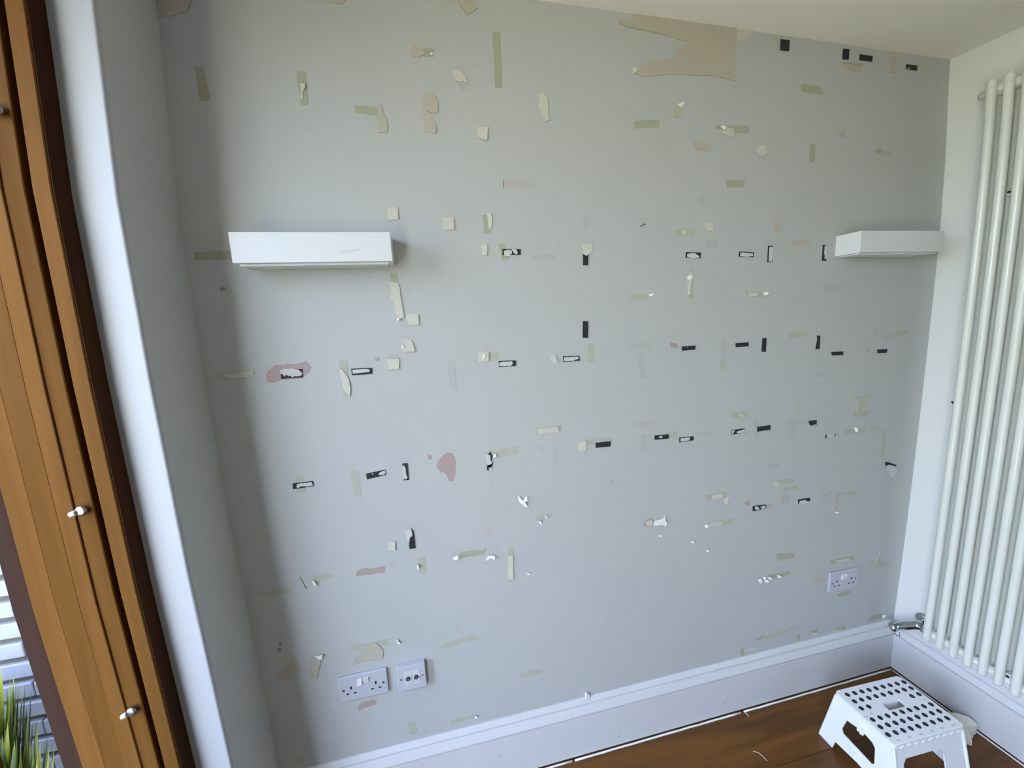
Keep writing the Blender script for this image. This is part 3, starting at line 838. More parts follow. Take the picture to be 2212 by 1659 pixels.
# ---------------------------------------------------------------- black adhesive pads
PADS = [
 ('squarish solid black adhesive pad under the ceiling, first of the top row', (5319,24380,5650,24382,5645,24076,5320,24071), []),
 ('upright solid black adhesive pad under the ceiling, beside the horizontal one', (7791,24320,8037,24329,8035,24017,7792,24009), []),
 ('horizontal solid black adhesive pad under the ceiling, beside the upright one', (8488,24211,9025,24202,9027,24035,8485,24042), []),
 ('small nicked black adhesive pad under the ceiling, nearest the radiator corner', (10535,24074,11015,24063,11018,23914,10760,23915,10537,23923), [(10581,23950,10699,23947,10673,23915,10572,23919)]),
 ('black adhesive pad half covered by torn cream paper, beside the long white shelf', (-4065,18023,-3507,18018,-3522,17855,-4066,17852), [(-4025,17966,-3903,17993,-3789,17992,-3786,17885,-3886,17814,-4012,17832), (-3799,18040,-3636,18003,-3602,17895,-3680,17867,-3753,17944)]),
 ('upright black adhesive pad hanging below a torn cream flap', (-1546,17849,-1376,17847,-1382,17521,-1545,17524), [(-1530,17973,-1337,17971,-1353,17871,-1437,17798,-1519,17848)]),
 ('wide black adhesive pad with smooth white oval backing, under the olive tape', (2036,17874,2584,17858,2573,17682,2027,17705), [(2071,17810,2170,17841,2356,17839,2451,17779,2531,17725,2485,17688,2173,17692,2067,17731)]),
 ('black rimmed adhesive pad almost hidden by white backing, beside the upright rimmed pad', (4056,17878,4627,17842,4626,17683,4046,17720), [(4090,17848,4564,17813,4596,17721,4348,17701,4091,17735)]),
 ('tall narrow black rimmed adhesive pad with white backing, between two shelves', (5195,18055,5383,18054,5399,17520,5199,17513), [(5229,18010,5365,18022,5391,17792,5367,17530,5232,17539)]),
 ('tall narrow black rimmed adhesive pad beside the short end of a white shelf', (7494,18073,7661,18072,7678,17530,7501,17533), [(7555,18046,7655,18052,7669,17587,7577,17588,7581,17737,7544,17770)]),
 ('tallest solid black adhesive pad, upright in the middle of the wall', (-1592,15816,-1418,15809,-1434,15283,-1609,15298), []),
 ('black adhesive pad with cream backing inside a pink bare plaster patch', (-10403,14879,-9853,14886,-9869,14654,-10413,14653), [(-10401,14890,-10314,14923,-10083,14918,-9940,14869,-9857,14758,-9918,14693,-10088,14698,-10123,14668,-10165,14723,-10223,14715,-10265,14772,-10308,14710,-10362,14784,-10409,14792)]),
 ('black rimmed adhesive pad with ragged white backing beside a vertical tape mark', (-8585,14802,-8028,14785,-8039,14620,-8580,14616), [(-8564,14774,-8138,14769,-8091,14733,-8109,14675,-8336,14671,-8555,14661)]),
 ('black adhesive pad with white backing and a solid black end, in the middle row', (-4346,14739,-3809,14724,-3817,14558,-4345,14554), [(-4330,14697,-4277,14703,-4172,14712,-3937,14701,-3908,14635,-3969,14579,-4179,14576,-4336,14584)]),
 ('black rimmed adhesive pad with grey smeared backing, beside the pale upright tape', (-2283,14750,-1744,14737,-1720,14575,-2282,14580), [(-2262,14709,-2166,14722,-1795,14719,-1752,14636,-1874,14623,-1946,14590,-2265,14601)]),
 ('black adhesive pad with a wavy edge beside a small pink scar', (1937,14820,2042,14808,2170,14818,2453,14813,2449,14682,1940,14673), [(2132,14795,2151,14794,2146,14752,2133,14758)]),
 ('short solid black adhesive pad left of the first upright pad in the middle row', (4047,14807,4313,14808,4560,14811,4582,14667,4052,14666), []),
 ('upright solid black adhesive pad, first of the upright pair in the middle row', (5142,14919,5299,14916,5299,14418,5132,14446), []),
 ('upright black adhesive pad with bitten edge, nearer the corner of the upright pair', (7492,14889,7632,14876,7646,14391,7476,14392,7498,14584,7531,14735), []),
 ('horizontal solid black adhesive pad below the bitten upright pad', (8209,14248,8740,14232,8742,14090,8229,14113), []),
 ('smallest horizontal solid black adhesive pad, nearest the radiator corner in the middle row', (10375,14205,10843,14197,10843,14061,10391,14063), []),
 ('black rimmed adhesive pad stuck across a short vertical olive tape mark', (-10483,11645,-9951,11654,-9940,11495,-10489,11483), [(-10371,11610,-10336,11625,-9980,11633,-9959,11523,-10127,11521,-10279,11542,-10350,11501,-10391,11532)]),
 ('tilted black adhesive pad with a white blob at its raised end', (-8487,11680,-7948,11733,-7935,11583,-8480,11511), [(-8149,11629,-8059,11695,-7961,11717,-7940,11641,-7997,11591,-8116,11598), (-8322,11677,-8280,11672,-8297,11640,-8330,11644)]),
 ('upright black adhesive pad with a white torn strip, left of the big pink patch', (-7442,11858,-7289,11859,-7296,11332,-7443,11338), [(-7445,11774,-7392,11820,-7359,11697,-7352,11538,-7330,11403,-7375,11361,-7446,11392)]),
 ('shredded black and white adhesive scraps beside a run of pale tape', (-4829,11847,-4771,11927,-4754,11849,-4698,11798,-4745,11629,-4707,11547,-4741,11419,-4899,11461,-4901,11329,-4837,11321,-4813,11373,-4911,11517,-4881,11678,-4914,11835), [(-4929,11848,-4870,11862,-4768,11796,-4781,11655,-4737,11595,-4745,11530,-4892,11493,-4910,11627,-4927,11793), (-4885,11415,-4753,11398,-4757,11332,-4837,11321,-4839,11382)]),
 ('solid black adhesive pad below two olive tape scraps', (-1232,11811,-698,11801,-700,11632,-1227,11638), []),
 ('solid black adhesive pad with one white chip in its centre', (942,11829,1472,11808,1481,11661,940,11675), [(1093,11763,1157,11797,1221,11778,1228,11724,1125,11711)]),
 ('black rimmed adhesive pad with clean cream window and black end', (1898,11651,2451,11633,2454,11493,1901,11475), [(1932,11617,2169,11628,2319,11605,2271,11513,2039,11496,1934,11508)]),
 ('black and white patchy adhesive pad below a hooked olive tape mark', (3977,11689,4549,11700,4567,11548,3990,11523), [(3984,11672,4127,11688,4046,11542,3996,11547), (4200,11619,4322,11643,4532,11683,4545,11566,4414,11549,4220,11560)]),
 ('solid black tilted adhesive pad between faint grey tape marks, in the lower row', (5096,11697,5653,11713,5656,11538,5097,11530), []),
 ('small ragged black adhesive pad at the end of a faint grey tape mark', (7369,11697,7735,11696,7731,11507,7649,11565,7577,11497,7439,11527), []),
 ('nearly worn away adhesive pad with two black ends and grey middle', (8217,11068,8675,11053,8664,10947,8207,10950), [(8260,11074,8626,11058,8612,10946,8254,10958)]),
 ('cracked black and white adhesive pad with olive tape end, in the lowest right cluster', (5048,8622,5225,8639,5637,8612,5653,8464,5067,8445), [(5109,8580,5206,8632,5343,8511,5271,8465,5177,8486), (5358,8576,5582,8586,5614,8487,5457,8470)]),
 ('black bracket shaped adhesive pad remnant with white window, in the lowest right cluster', (7114,8605,7667,8594,7666,8456,7126,8439), [(7169,8546,7432,8552,7517,8484,7638,8453,7622,8400,7164,8405)]),
 ('black corner scrap with a lifted cream paper flap beside the radiator wall', (11289,9577,11431,9587,11913,9392,11833,9331,11467,9466,11339,9446), [(11489,9463,11737,9397,11927,9283,11873,9003,11734,8877,11338,9269)]),
 ('upright black adhesive pad under a peeled white flap, above the double sockets', (-7358,9773,-7291,9666,-7274,9105,-7463,9110,-7462,9277,-7406,9491,-7335,9590), [(-7535,9747,-7358,9773,-7335,9534,-7420,9479,-7454,9304,-7514,9398)]),
]
for label, outline, backs in PADS:
    poly = [(outline[j] / 10000, outline[j + 1] / 10000) for j in range(0, len(outline), 2)]
    cx = sum(p[0] for p in poly) / len(poly)
    cz = sum(p[1] for p in poly) / len(poly)
    me = sheet_mesh('adhesive_pad', roughen([(x - cx, z - cz) for x, z in poly], .0003, .012), -.0002, .0024)
    o = link('adhesive_pad', me, black_pad)
    o.location = (cx, 0, cz)
    o['label'] = label
    o['category'] = 'adhesive pad'
    o['group'] = 'black adhesive pads left on the far wall'
    for b in backs:
        bp = [(b[j] / 10000 - cx, b[j + 1] / 10000 - cz) for j in range(0, len(b), 2)]
        me = sheet_mesh('torn_backing', roughen(bp, .0005, .004), .0022, .0032)
        link('torn_backing', me, pad_white, o)
sc_ = extrude_poly('black_tape_scrap', [(-.006, .004), (.001, .007), (.007, -.003), (.002, -.007)], [], (wall_x(1.208), -.097, 1.208), (0, -1, 0), (0, 0, 1), (-1, 0, 0), .002, black_pad, None,
    label='tiny bent black tape scrap alone on the off-white wall beside the radiator', category='tape scrap')

# ---------------------------------------------------------------- nail in the wall
nl = empty('wall_nail', (.0405, -.0, 1.868), 'dark nail sticking out of the far wall, casting a thin shadow', 'nail')
bm = bmesh.new()
cyl_bm(bm, (.0405, .004, 1.868), (.0405, -.024, 1.868), .0011, .0011, 10)
link('shank', from_bm(bm, 'shank'), mat('dark_iron', (.06, .055, .05), .4, metal=.8), nl)
bm = bmesh.new()
lathe_bm(bm, (.0405, -.0235, 1.868), (0, -1, 0), [(0, .0022), (.001, .0026), (.0016, .0018)], 12)
link('nail_head', from_bm(bm, 'nail_head'), MATS['dark_iron'], nl)

# ---------------------------------------------------------------- floating shelves
def shelf(x0, x1, z0, z1, label, scuff):
    t = empty('floating_shelf', ((x0 + x1) / 2, 0, z0), label, 'shelf', 'white floating box shelves')
    D = .085
    def part(n, a, b, m=shelf_white, bev=.0008, **p):
        return box(n, a, b, m, t, bevel=bev, **p)
    part('front_panel', (x0, -D, z0), (x1, -D + .016, z1))
    part('side_panel', (x0, -D + .016, z0), (x0 + .016, -.0, z1))
    part('side_panel', (x1 - .016, -D + .016, z0), (x1, -.0, z1))
    part('top_panel', (x0 + .016, -D + .016, z1 - .016), (x1 - .016, -.0, z1))
    part('bottom_rail', (x0 + .010, -D + .012, z0 - .006), (x1 - .010, -D + .022, z0))
    part('bottom_panel', (x0 + .016, -D + .022, z0 - .004), (x1 - .016, -.0, z0 + .010))
    if scuff:
        me = sheet_mesh('scuff', [(x0 + .245, z0 + .024), (x0 + .262, z0 + .030), (x0 + .285, z0 + .031), (x0 + .297, z0 + .029), (x0 + .28, z0 + .024), (x0 + .258, z0 + .020)], D, D + .0002)
        link('scuff', me, mat('grey_scuff', (.66, .67, .66), .5), t)
    return t
shelf(-1.0855, -.7152, 1.7595, 1.8315, 'white box shelf near the wooden frame, front scuffed, underside visible', True)
shelf(.8055, 1.174, 1.7665, 1.8365, 'white box shelf near the radiator corner, bright left end', False)

# ---------------------------------------------------------------- sockets
def plate_common(x, z, w, h, th, label, name, cat='wall socket'):
    t = empty(name, (x, 0, z), label, cat)
    return t
def double_socket(x, z, rot, label):
    t = plate_common(x, z, .146, .086, .01, label, 'double_socket')
    M = Matrix.Translation((x, 0, z)) @ Matrix.Rotation(rot, 4, 'Y')
    def put(o):
        o.data.transform(M)
        return o
    bm = bmesh.new()
    box_bm(bm, (0, -.009, 0), (.146, .0, .086), .0024)
    put(link('face_plate', from_bm(bm, 'face_plate'), plastic_white, t))
    for cx in (.036, .110):
        for a, b in (((cx - .0026, .0400), (cx + .0026, .0500)), ((cx - .0152, .0232), (cx - .0072, .0277)), ((cx + .0072, .0232), (cx + .0152, .0277))):
            put(box('pin_hole', (a[0], -.0093, a[1]), (b[0], -.0085, b[1]), dark_hole, t))
    for cx in (.0135, .1325):
        bm = bmesh.new()
        lathe_bm(bm, (cx, -.0086, .040), (0, -1, 0), [(0, .0038), (.0010, .0036), (.0011, .0015)], 14)
        put(link('fixing_screw', from_bm(bm, 'fixing_screw'), mat('screw_head', (.16, .13, .18), .35, metal=.7), t))
    for cx, up in ((.0625, 1), (.0835, -1)):
        bm = bmesh.new()
        a, b = (-.0145, -.010) if up > 0 else (-.010, -.0145)
        vs = [(cx - .007, a, .052), (cx + .007, a, .052), (cx + .007, b, .071), (cx - .007, b, .071), (cx - .007, -.0085, .052), (cx + .007, -.0085, .052), (cx + .007, -.0085, .071), (cx - .007, -.0085, .071)]
        V = [bm.verts.new(v) for v in vs]
        for f in ((0, 1, 2, 3), (4, 5, 1, 0), (5, 6, 2, 1), (6, 7, 3, 2), (7, 4, 0, 3)):
            bm.faces.new([V[i] for i in f])
        put(link('rocker_switch', from_bm(bm, 'rocker_switch'), shelf_white, t))
    return t
double_socket(-.9955, .4380, 0.0, 'white double plug socket beside the aerial outlet, low on the wall')
double_socket(.8860, .4325, 0.0, 'white double plug socket alone near the radiator valve')
t = plate_common(-.83, .44, .086, .086, .02, 'white square aerial outlet with two round coaxial sockets', 'aerial_outlet', 'wall outlet')
ax, az = -.8165, .4385
box('surface_box', (ax + .001, -.012, az + .001), (ax + .085, 0, az + .085), plastic_white, t, bevel=.002)
box('face_plate', (ax, -.019, az), (ax + .086, -.012, az + .086), plastic_white, t, bevel=.002)
for i, cx in enumerate((.031, .056)):
    box('module', (ax + cx - .012, -.0196, az + .018), (ax + cx + .012, -.0189, az + .068), mat('ivory_module', (.63, .63, .64), .35), t, bevel=.0003)
    bm = bmesh.new()
    lathe_bm(bm, (ax + cx, -.0194, az + .043), (0, -1, 0), [(0, .0068), (.004, .0064), (.004, .0042), (.0015, .0040)], 22)
    c_ = link('coaxial_socket', from_bm(bm, 'coaxial_socket', True), mat('black_collar', (.02, .02, .025), .35), t)
    bm = bmesh.new()
    lathe_bm(bm, (ax + cx, -.0212, az + .043), (0, -1, 0), [(0, .0030), (.002, .0030), (.002, .0018), (.0005, .0016)], 16)
    link('centre_contact', from_bm(bm, 'centre_contact', True), steel, c_)
for cx in (.009, .077):
    bm = bmesh.new()
    lathe_bm(bm, (ax + cx, -.0187, az + .043), (0, -1, 0), [(0, .0028), (.001, .0026), (.0011, .0012)], 14)
    link('fixing_screw', from_bm(bm, 'fixing_screw'), MATS['screw_head'], t)

# small cable clip standing on the skirting
t = empty('cable_clip', (-.1735, -.004, .229), 'tiny white cable clip on top of the skirting board', 'cable clip')
box('clip_body', (-.181, -.010, .2245), (-.166, -.0, .240), shelf_white, t, bevel=.001)
bm = bmesh.new()
lathe_bm(bm, (-.1765, -.001, .244), (0, -1, 0), [(0, .006), (.007, .006), (.009, .004)], 14)
link('clip_nail', from_bm(bm, 'clip_nail', True), shelf_white, t)

# ---------------------------------------------------------------- column radiator
rad = empty('column_radiator', (1.2, -.17, .26), 'tall white column radiator on the off-white side wall', 'radiator')
PITCH = .0402
NSEC = 16
FX, BX = -.096, -.042            # front and rear tube distance from the wall face
ZB, ZT = .288, 2.268
def wx(z):
    return interp(z, [.25, .6, 1.0, 1.4, 1.8, 2.1, 2.3], [1.272, 1.282, 1.289, 1.2925, 1.291, 1.282, 1.266])
zl = [ZB + (ZT - ZB) * k / 14 for k in range(15)]
def column_mesh():
    bm = bmesh.new()
    for off in (FX, BX):
        R_ = .0120
        pts, rr = [], []
        for k in range(5):
            a = k / 5 * math.pi / 2
            pts.append((ZB - R_ * math.cos(a)))
            rr.append(max(.0006, R_ * math.sin(a)))
        zz_ = pts + zl + [ZT + R_ * math.cos((4 - k) / 5 * math.pi / 2) for k in range(5)]
        rr = rr + [R_] * len(zl) + rr[::-1]
        tube_bm(bm, [(wx(z) + off, 0, z) for z in zz_], rr, 16)
    for zc in (ZB + .016, ZT - .020):
        bmesh.ops.create_uvsphere(bm, u_segments=16, v_segments=10, radius=1, matrix=Matrix.Translation((wx(zc) + (FX + BX) / 2 - .004, 0, zc)) @ Matrix.Diagonal((.037, .0125, .018, 1)))
    return from_bm(bm, 'radiator_column', True)
cme = column_mesh()
cme.materials.append(rad_white)
bm = bmesh.new()
cyl_bm(bm, (0, -PITCH, 0), (0, 0, 0), .0165, .0165, 20)
hub_me = from_bm(bm, 'hub')
hub_me.materials.append(rad_white)
Y0 = -.1665
for k in range(NSEC):
    c = bpy.data.objects.new('radiator_column', cme)
    COL.objects.link(c)
    c.parent = rad
    c.matrix_parent_inverse = Matrix.Translation(-rad.location)
    c.location = (0, Y0 - PITCH * k, 0)
    if k < NSEC - 1:
        for zc in (ZB + .016, ZT - .020):
            h = bpy.data.objects.new('hub_joint', hub_me)
            COL.objects.link(h)
            h.parent = rad
            h.matrix_parent_inverse = Matrix.Translation(-rad.location)
            h.location = (wx(zc) + (FX + BX) / 2 - .004, Y0 - PITCH * k, zc)
xm_t, xm_b = wx(ZT) + (FX + BX) / 2 - .004, wx(ZB) + (FX + BX) / 2 - .004
bm = bmesh.new()
lathe_bm(bm, (xm_t, Y0, ZT - .020), (0, 1, 0), [(0, .017), (.020, .0165), (.022, .0135), (.036, .013), (.037, .010)], 20)
cap_ = link('blanking_plug', from_bm(bm, 'blanking_plug', True), rad_white, rad)
bm = bmesh.new()
cyl_bm(bm, (xm_t, Y0 + .0372, ZT - .020), (xm_t, Y0 + .0392, ZT - .020), .0115, .0105, 16)
link('plug_ring', from_bm(bm, 'plug_ring'), mat('purple_grey_washer', (.14, .09, .13), .5), cap_)
bm = bmesh.new()
lathe_bm(bm, (xm_b, Y0, ZB + .016), (0, 1, 0), [(0, .017), (.016, .0165), (.020, .014)], 20)
link('valve_bush', from_bm(bm, 'valve_bush', True), rad_white, rad)
for y, z in ((-.218, 1.925), (-.205, .313), (-.380, .320)):
    br = box('wall_bracket', (wall_x(z) - .075, y - .007, z - .010), (wall_x(z), y + .007, z + .010), rad_white, rad, bevel=.002)
    bm = bmesh.new()
    cyl_bm(bm, (wall_x(z) - .0755, y, z), (wall_x(z) - .079, y, z), .004, .004, 10)
    link('bracket_screw', from_bm(bm, 'bracket_screw'), dark_hole, br)
# chrome valve at the bottom corner, fed by a pipe from the wall
vx, vz = xm_b, ZB + .016
val = empty('radiator_valve', (vx, Y0 + .05, vz), 'chrome radiator valve on a short pipe from the wall above the skirting', 'valve')
JA = Vector((vx, Y0 + .046, vz))              # joint of bush, pipe and body
HA = Vector((vx - .004, Y0 + .122, .238))     # middle of the round cap
ax = (HA - JA).normalized()
bm = bmesh.new()
lathe_bm(bm, (vx, Y0 + .012, vz), (0, 1, 0), [(0, .0115), (.004, .0150), (.015, .0150), (.017, .0105), (.034, .0105)], 24)
lathe_bm(bm, JA - ax * .016, ax, [(0, .006), (.003, .0140), (.014, .0160), (.020, .0158), (.034, .0138), (.038, .0150), (.066, .0156), (.070, .0138), (.078, .0125), (.090, .0125)], 28)
link('valve_body', from_bm(bm, 'valve_body', True), chrome, val)
bm = bmesh.new()
lathe_bm(bm, HA - ax * .016, ax, [(0, .012), (.003, .0165), (.018, .0170), (.024, .0150), (.027, .011), (.0275, .004)], 28)
link('valve_cap', from_bm(bm, 'valve_cap', True), chrome, val)
bm = bmesh.new()
bmesh.ops.create_uvsphere(bm, u_segments=24, v_segments=14, radius=.0135, matrix=Matrix.Translation(HA + Vector((-.006, -.006, -.001))))
link('valve_knob', from_bm(bm, 'valve_knob', True), chrome, val)
PW = Vector((wall_x(vz), Y0 + .070, .297))
bm = bmesh.new()
tube_bm(bm, [JA, JA.lerp(PW, .6), PW + Vector((.003, 0, 0))], .0080, 14)
link('supply_pipe', from_bm(bm, 'supply_pipe', True), chrome, val)
bm = bmesh.new()
lathe_bm(bm, PW, (-1, 0, 0), [(-.002, .026), (.002, .026), (.006, .021), (.009, .013), (.010, .009)], 32)
link('pipe_escutcheon', from_bm(bm, 'pipe_escutcheon', True), chrome, val)
bm = bmesh.new()
tube_bm(bm, [HA + Vector((0, -.002, -.012)), HA + Vector((0, -.014, -.030)), HA + Vector((0, -.026, -.024)), HA + Vector((0, -.024, -.008))], .0011, 8)
link('wire_tie', from_bm(bm, 'wire_tie', True), MATS['dark_iron'], val)

# ---------------------------------------------------------------- folding step stool
ang = math.radians(-2.0)
CX, CY, H = .8306, -.3050, .222
st = empty('folding_stool', (CX, CY, 0), 'white plastic folding step stool with navy grip dots, beside the radiator', 'stool')
def sp(u, v, z):
    return Vector((CX + u * math.cos(ang) - v * math.sin(ang), CY + u * math.sin(ang) + v * math.cos(ang), z))
UX, UY, UZ = Vector((math.cos(ang), math.sin(ang), 0)), Vector((-math.sin(ang), math.cos(ang), 0)), Vector((0, 0, 1))
HW, HD = .1405, .0945
def rrect(a, b, r, cx=0, cy=0, n=5):
    out = []
    for sx, sy, a0 in ((1, 1, 0), (-1, 1, 90), (-1, -1, 180), (1, -1, 270)):
        for k in range(n + 1):
            t = math.radians(a0 + 90 * k / n)
            out.append((cx + sx * (a - r) + r * math.cos(t), cy + sy * (b - r) + r * math.sin(t)))
    return out
slot = rrect(.036, .0125, .008, 0.002, .0088)
slot = [(u - (.0035 if v < .0 else 0), v + (.003 * math.sin(u * 420) if v > .018 else 0)) for u, v in slot]
top = extrude_poly('top_panel', rrect(HW, HD, .013), [slot], sp(0, 0, H), UX, UY, -UZ, .0045, stool_white, st)
# rim round the top
rim = extrude_poly('top_rim', rrect(HW + .0025, HD + .0025, .015), [rrect(HW - .003, HD - .003, .010)], sp(0, 0, H - .0012), UX, UY, -UZ, .014, stool_white, st)
# inside of the grip slot
for a, b in (((-.034, -.0037), (.038, -.0052)), ((-.034, .0213), (.038, .0228))):
    o = box('slot_wall', (a[0], min(a[1], b[1]), -.03), (b[0], max(a[1], b[1]), -.0046), stool_white, st)
    o.data.transform(Matrix.Translation((CX, CY, H)) @ Matrix.Rotation(ang, 4, 'Z'))
# raised ribs and shallow notches
bm = bmesh.new()
lathe_bm(bm, (0, 0, 0), (0, 0, 1), [(0, .0076), (.0010, .0074), (.0011, .004)], 20)
dot_me = from_bm(bm, 'grip_dot')
dot_me.materials.append(navy)
rows = [((-.1120, .0743), (.1292, .0698), 9), ((-.1138, .0486), (.1273, .0457), 9), ((-.1163, .0232), (-.0864, .0226), 2), ((.0952, .0208), (.1258, .0211), 2),
        ((-.1203, -.0166), (.1221, -.0167), 9), ((-.1214, -.0410), (.1192, -.0414), 9), ((-.1242, -.0660), (.1166, -.0652), 9)]
for p0, p1, n in rows:
    for k in range(n):
        t_ = k / (n - 1)
        o = bpy.data.objects.new('grip_dot', dot_me)
        COL.objects.link(o)
        o.parent = st
        o.matrix_parent_inverse = Matrix.Translation(-st.location)
        o.location = sp(p0[0] + (p1[0] - p0[0]) * t_, p0[1] + (p1[1] - p0[1]) * t_, H)
for k in range(6):
    u = -.118 + .044 * k
    o = box('edge_notch', (u, -HD + .006, -.0001), (u + .012, -HD + .0095, .0009), mat('grey_plastic_shadow', (.55, .56, .58), .5), st, bevel=.0003)
    o.data.transform(Matrix.Translation((CX, CY, H)) @ Matrix.Rotation(ang, 4, 'Z'))
for u, v in ((-.135, -.003), (-.108, .001), (.118, .0035)):
    o = box('edge_notch', (u, v - .0012, -.0001), (u + .012, v + .0012, .0008), MATS['grey_plastic_shadow'], st)
    o.data.transform(Matrix.Translation((CX, CY, H)) @ Matrix.Rotation(ang, 4, 'Z'))
# hinge knuckles under both long edges
for s in (-1, 1):
    for k in range(9):
        u = -.118 + .0285 * k
        bm = bmesh.new()
        cyl_bm(bm, sp(u, s * (HD + .0005), H - .0125), sp(u + .013, s * (HD + .0005), H - .0125), .0048, .0048, 10)
        link('hinge_knuckle', from_bm(bm, 'hinge_knuckle'), stool_white, st)
# folding side panels (short sides)
BW = .1325        # half depth at the floor
for s in (-1, 1):
    ub, ut = s * .1480, s * .1385
    O = sp(ub, 0, 0)
    Vd = (sp(ut, 0, H - .012) - sp(ub, 0, 0))
    hgt = Vd.length
    Vd = Vd.normalized()
    def P(v, z):
        return (v, z * hgt / (H - .012))
    zt = H - .012
    outer = [(.090, zt), (-.090, zt), (-BW, .0), (-.083, .0), (-.0755, .034), (.0, .040), (.0755, .034), (.083, .0), (BW, .0)]
    hole = [(.047, .154), (.0600, .104), (.054, .092), (-.042, .086), (-.0500, .096), (-.046, .150), (-.036, .162), (-.012, .166), (.012, .163), (.030, .158)]
    pn = extrude_poly('side_panel', [P(*q) for q in outer], [[P(*q) for q in hole]], O, UY, Vd, UX * (-s), .004, stool_white, st)
    for half in (1, -1):
        for z0 in (.030, .070, .110, .150, .185):
            vv = half * (BW - (BW - .090) * z0 / zt - .004)
            q0 = O + UY * vv + Vd * z0
            bm = bmesh.new()
            cyl_bm(bm, q0 + UX * s * .0004, q0 + UX * s * .0030, .0042, .0036, 8)
            link('edge_knuckle', from_bm(bm, 'edge_knuckle'), stool_white, pn)
    for z0, v0 in ((.170, -.004), (.064, .006)):
        q0 = O + UY * v0 + Vd * (z0 * hgt / zt)
        for dv, rr in ((0, .0068), (.011, .0042)):
            bm = bmesh.new()
            cyl_bm(bm, q0 + UY * dv - Vd * .011 + UX * s * .002, q0 + UY * dv + Vd * .011 + UX * s * .002, rr, rr, 12)
            link('fold_hinge', from_bm(bm, 'fold_hinge'), stool_white, st)
# leg panels (long sides)
for s in (-1, 1):
    O = sp(0, s * BW, 0)
    Vd = sp(0, s * .0915, H - .012) - O
    hgt = Vd.length
    Vd = Vd.normalized()
    kz = hgt / (H - .012)
    zt = H - .012
    outer = [(-.137, zt * kz), (-.1465, 0), (-.1130, 0), (-.1130, .035), (-.117, .14 * kz), (-.1125, .158 * kz), (-.100, .166 * kz)]
    outer += [(.100, .166 * kz), (.1125, .158 * kz), (.117, .14 * kz), (.1130, .035), (.1130, 0), (.1465, 0), (.137, zt * kz)]
    outer = [(-.137, zt * kz), (-.1465, 0), (-.0980, 0), (-.1060, .12 * kz), (-.1050, .150 * kz), (-.094, .166 * kz), (.030, .166 * kz), (.046, .160 * kz), (.054, .145 * kz), (.060, 0), (.1465, 0), (.137, zt * kz)]
    if s > 0:
        outer = [(-u, v) for u, v in outer][::-1]
    extrude_poly('leg_panel', outer, [], O, UX, Vd, UY * (-s), .004, stool_white, st)
for su in (-1, 1):
    for sv in (-1, 1):
        bm = bmesh.new()
        cyl_bm(bm, sp(su * .1455, sv * (BW - .001), .002), sp(su * .1365, sv * .0925, H - .014), .0052, .0048, 10)
        link('corner_post', from_bm(bm, 'corner_post'), stool_white, st)

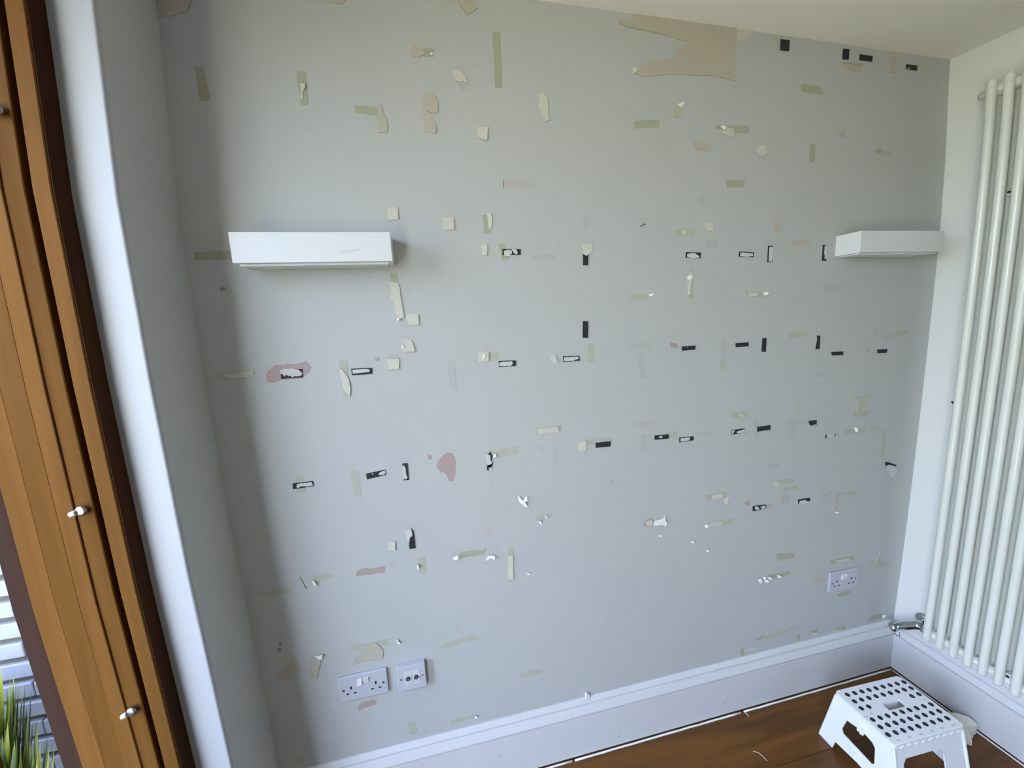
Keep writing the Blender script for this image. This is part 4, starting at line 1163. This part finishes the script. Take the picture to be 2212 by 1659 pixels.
# ---------------------------------------------------------------- scraps on the floor
def crumple(name, outline, z0, amp, m, label, cat):
    bm = bmesh.new()
    c = Vector((sum(p[0] for p in outline) / len(outline), sum(p[1] for p in outline) / len(outline), 0))
    R = 7
    n = len(outline)
    rings = []
    for k in range(R + 1):
        t = k / R
        ring = []
        for i in range(n):
            p = c.lerp(Vector((outline[i][0], outline[i][1], 0)), t)
            h = amp * (.35 + .65 * noise.noise(Vector((p.x * 30, p.y * 30, 5))) + .5 * t * t * (1 if i % 2 else .3))
            ring.append(Vector((p.x, p.y, z0 + max(.0008, h))))
        rings.append(ring)
    vr = [[bm.verts.new(p) for p in ring] for ring in rings[1:]]
    cv = bm.verts.new(rings[0][0])
    for i in range(n):
        bm.faces.new((cv, vr[0][i], vr[0][(i + 1) % n]))
    for a, b in zip(vr[:-1], vr[1:]):
        for i in range(n):
            bm.faces.new((a[i], b[i], b[(i + 1) % n], a[(i + 1) % n]))
    bmesh.ops.solidify(bm, geom=bm.faces[:], thickness=.0006)
    return link(name, from_bm(bm, name), m, None, label=label, category=cat)
SCRAP = [(1.176, -.252, .050), (1.206, -.268, .052), (1.228, -.286, .048), (1.230, -.310, .042), (1.214, -.309, .036), (1.200, -.318, .036), (1.184, -.312, .030), (1.172, -.325, .026), (1.163, -.335, .016),
         (1.150, -.326, .014), (1.135, -.328, .008), (1.128, -.308, .006), (1.112, -.293, .006), (1.112, -.262, .004), (1.132, -.235, .010), (1.155, -.238, .034)]
bm = bmesh.new()
cc = Vector((1.168, -.285, .020))
rings = []
for k in range(1, 7):
    t_ = k / 6
    rings.append([bm.verts.new(cc.lerp(Vector(p), t_) + Vector((0, 0, .006 * noise.noise(Vector((p[0] * 60 * t_, p[1] * 60 * t_, 2))) * (1 - t_ * .5)))) for p in SCRAP])
c0 = bm.verts.new(cc)
n_ = len(SCRAP)
for i in range(n_):
    bm.faces.new((c0, rings[0][i], rings[0][(i + 1) % n_]))
for a, b in zip(rings[:-1], rings[1:]):
    for i in range(n_):
        bm.faces.new((a[i], b[i], b[(i + 1) % n_], a[(i + 1) % n_]))
# folded edge that rests on the floor
base = [bm.verts.new((p.co.x * .985 + .017, p.co.y, .0006)) for p in rings[-1]]
for i in range(n_):
    if i % 3 != 1:
        bm.faces.new((rings[-1][i], base[i], base[(i + 1) % n_], rings[-1][(i + 1) % n_]))
link('crumpled_paper', from_bm(bm, 'crumpled_paper'), mat('cream_paper', (.74, .72, .60), .8, var=.05), None, label='crumpled cream paper scrap on the floor behind the stool', category='paper scrap')
def shred(pts, w, label):
    bm = bmesh.new()
    tube_bm(bm, pts, w, 6)
    return link('paper_shred', from_bm(bm, 'paper_shred', True), MATS['white_sealant'], None, label=label, category='paper scrap')
shred([(.484, -.030, .002), (.488, -.036, .003), (.488, -.046, .0015)], .0011, 'tiny white shred on the floor close to the skirting')
shred([(.402, -.158, .0015), (.414, -.166, .004), (.421, -.180, .004), (.424, -.196, .0015)], .0008, 'thin curved white shred on open floorboards left of the stool')
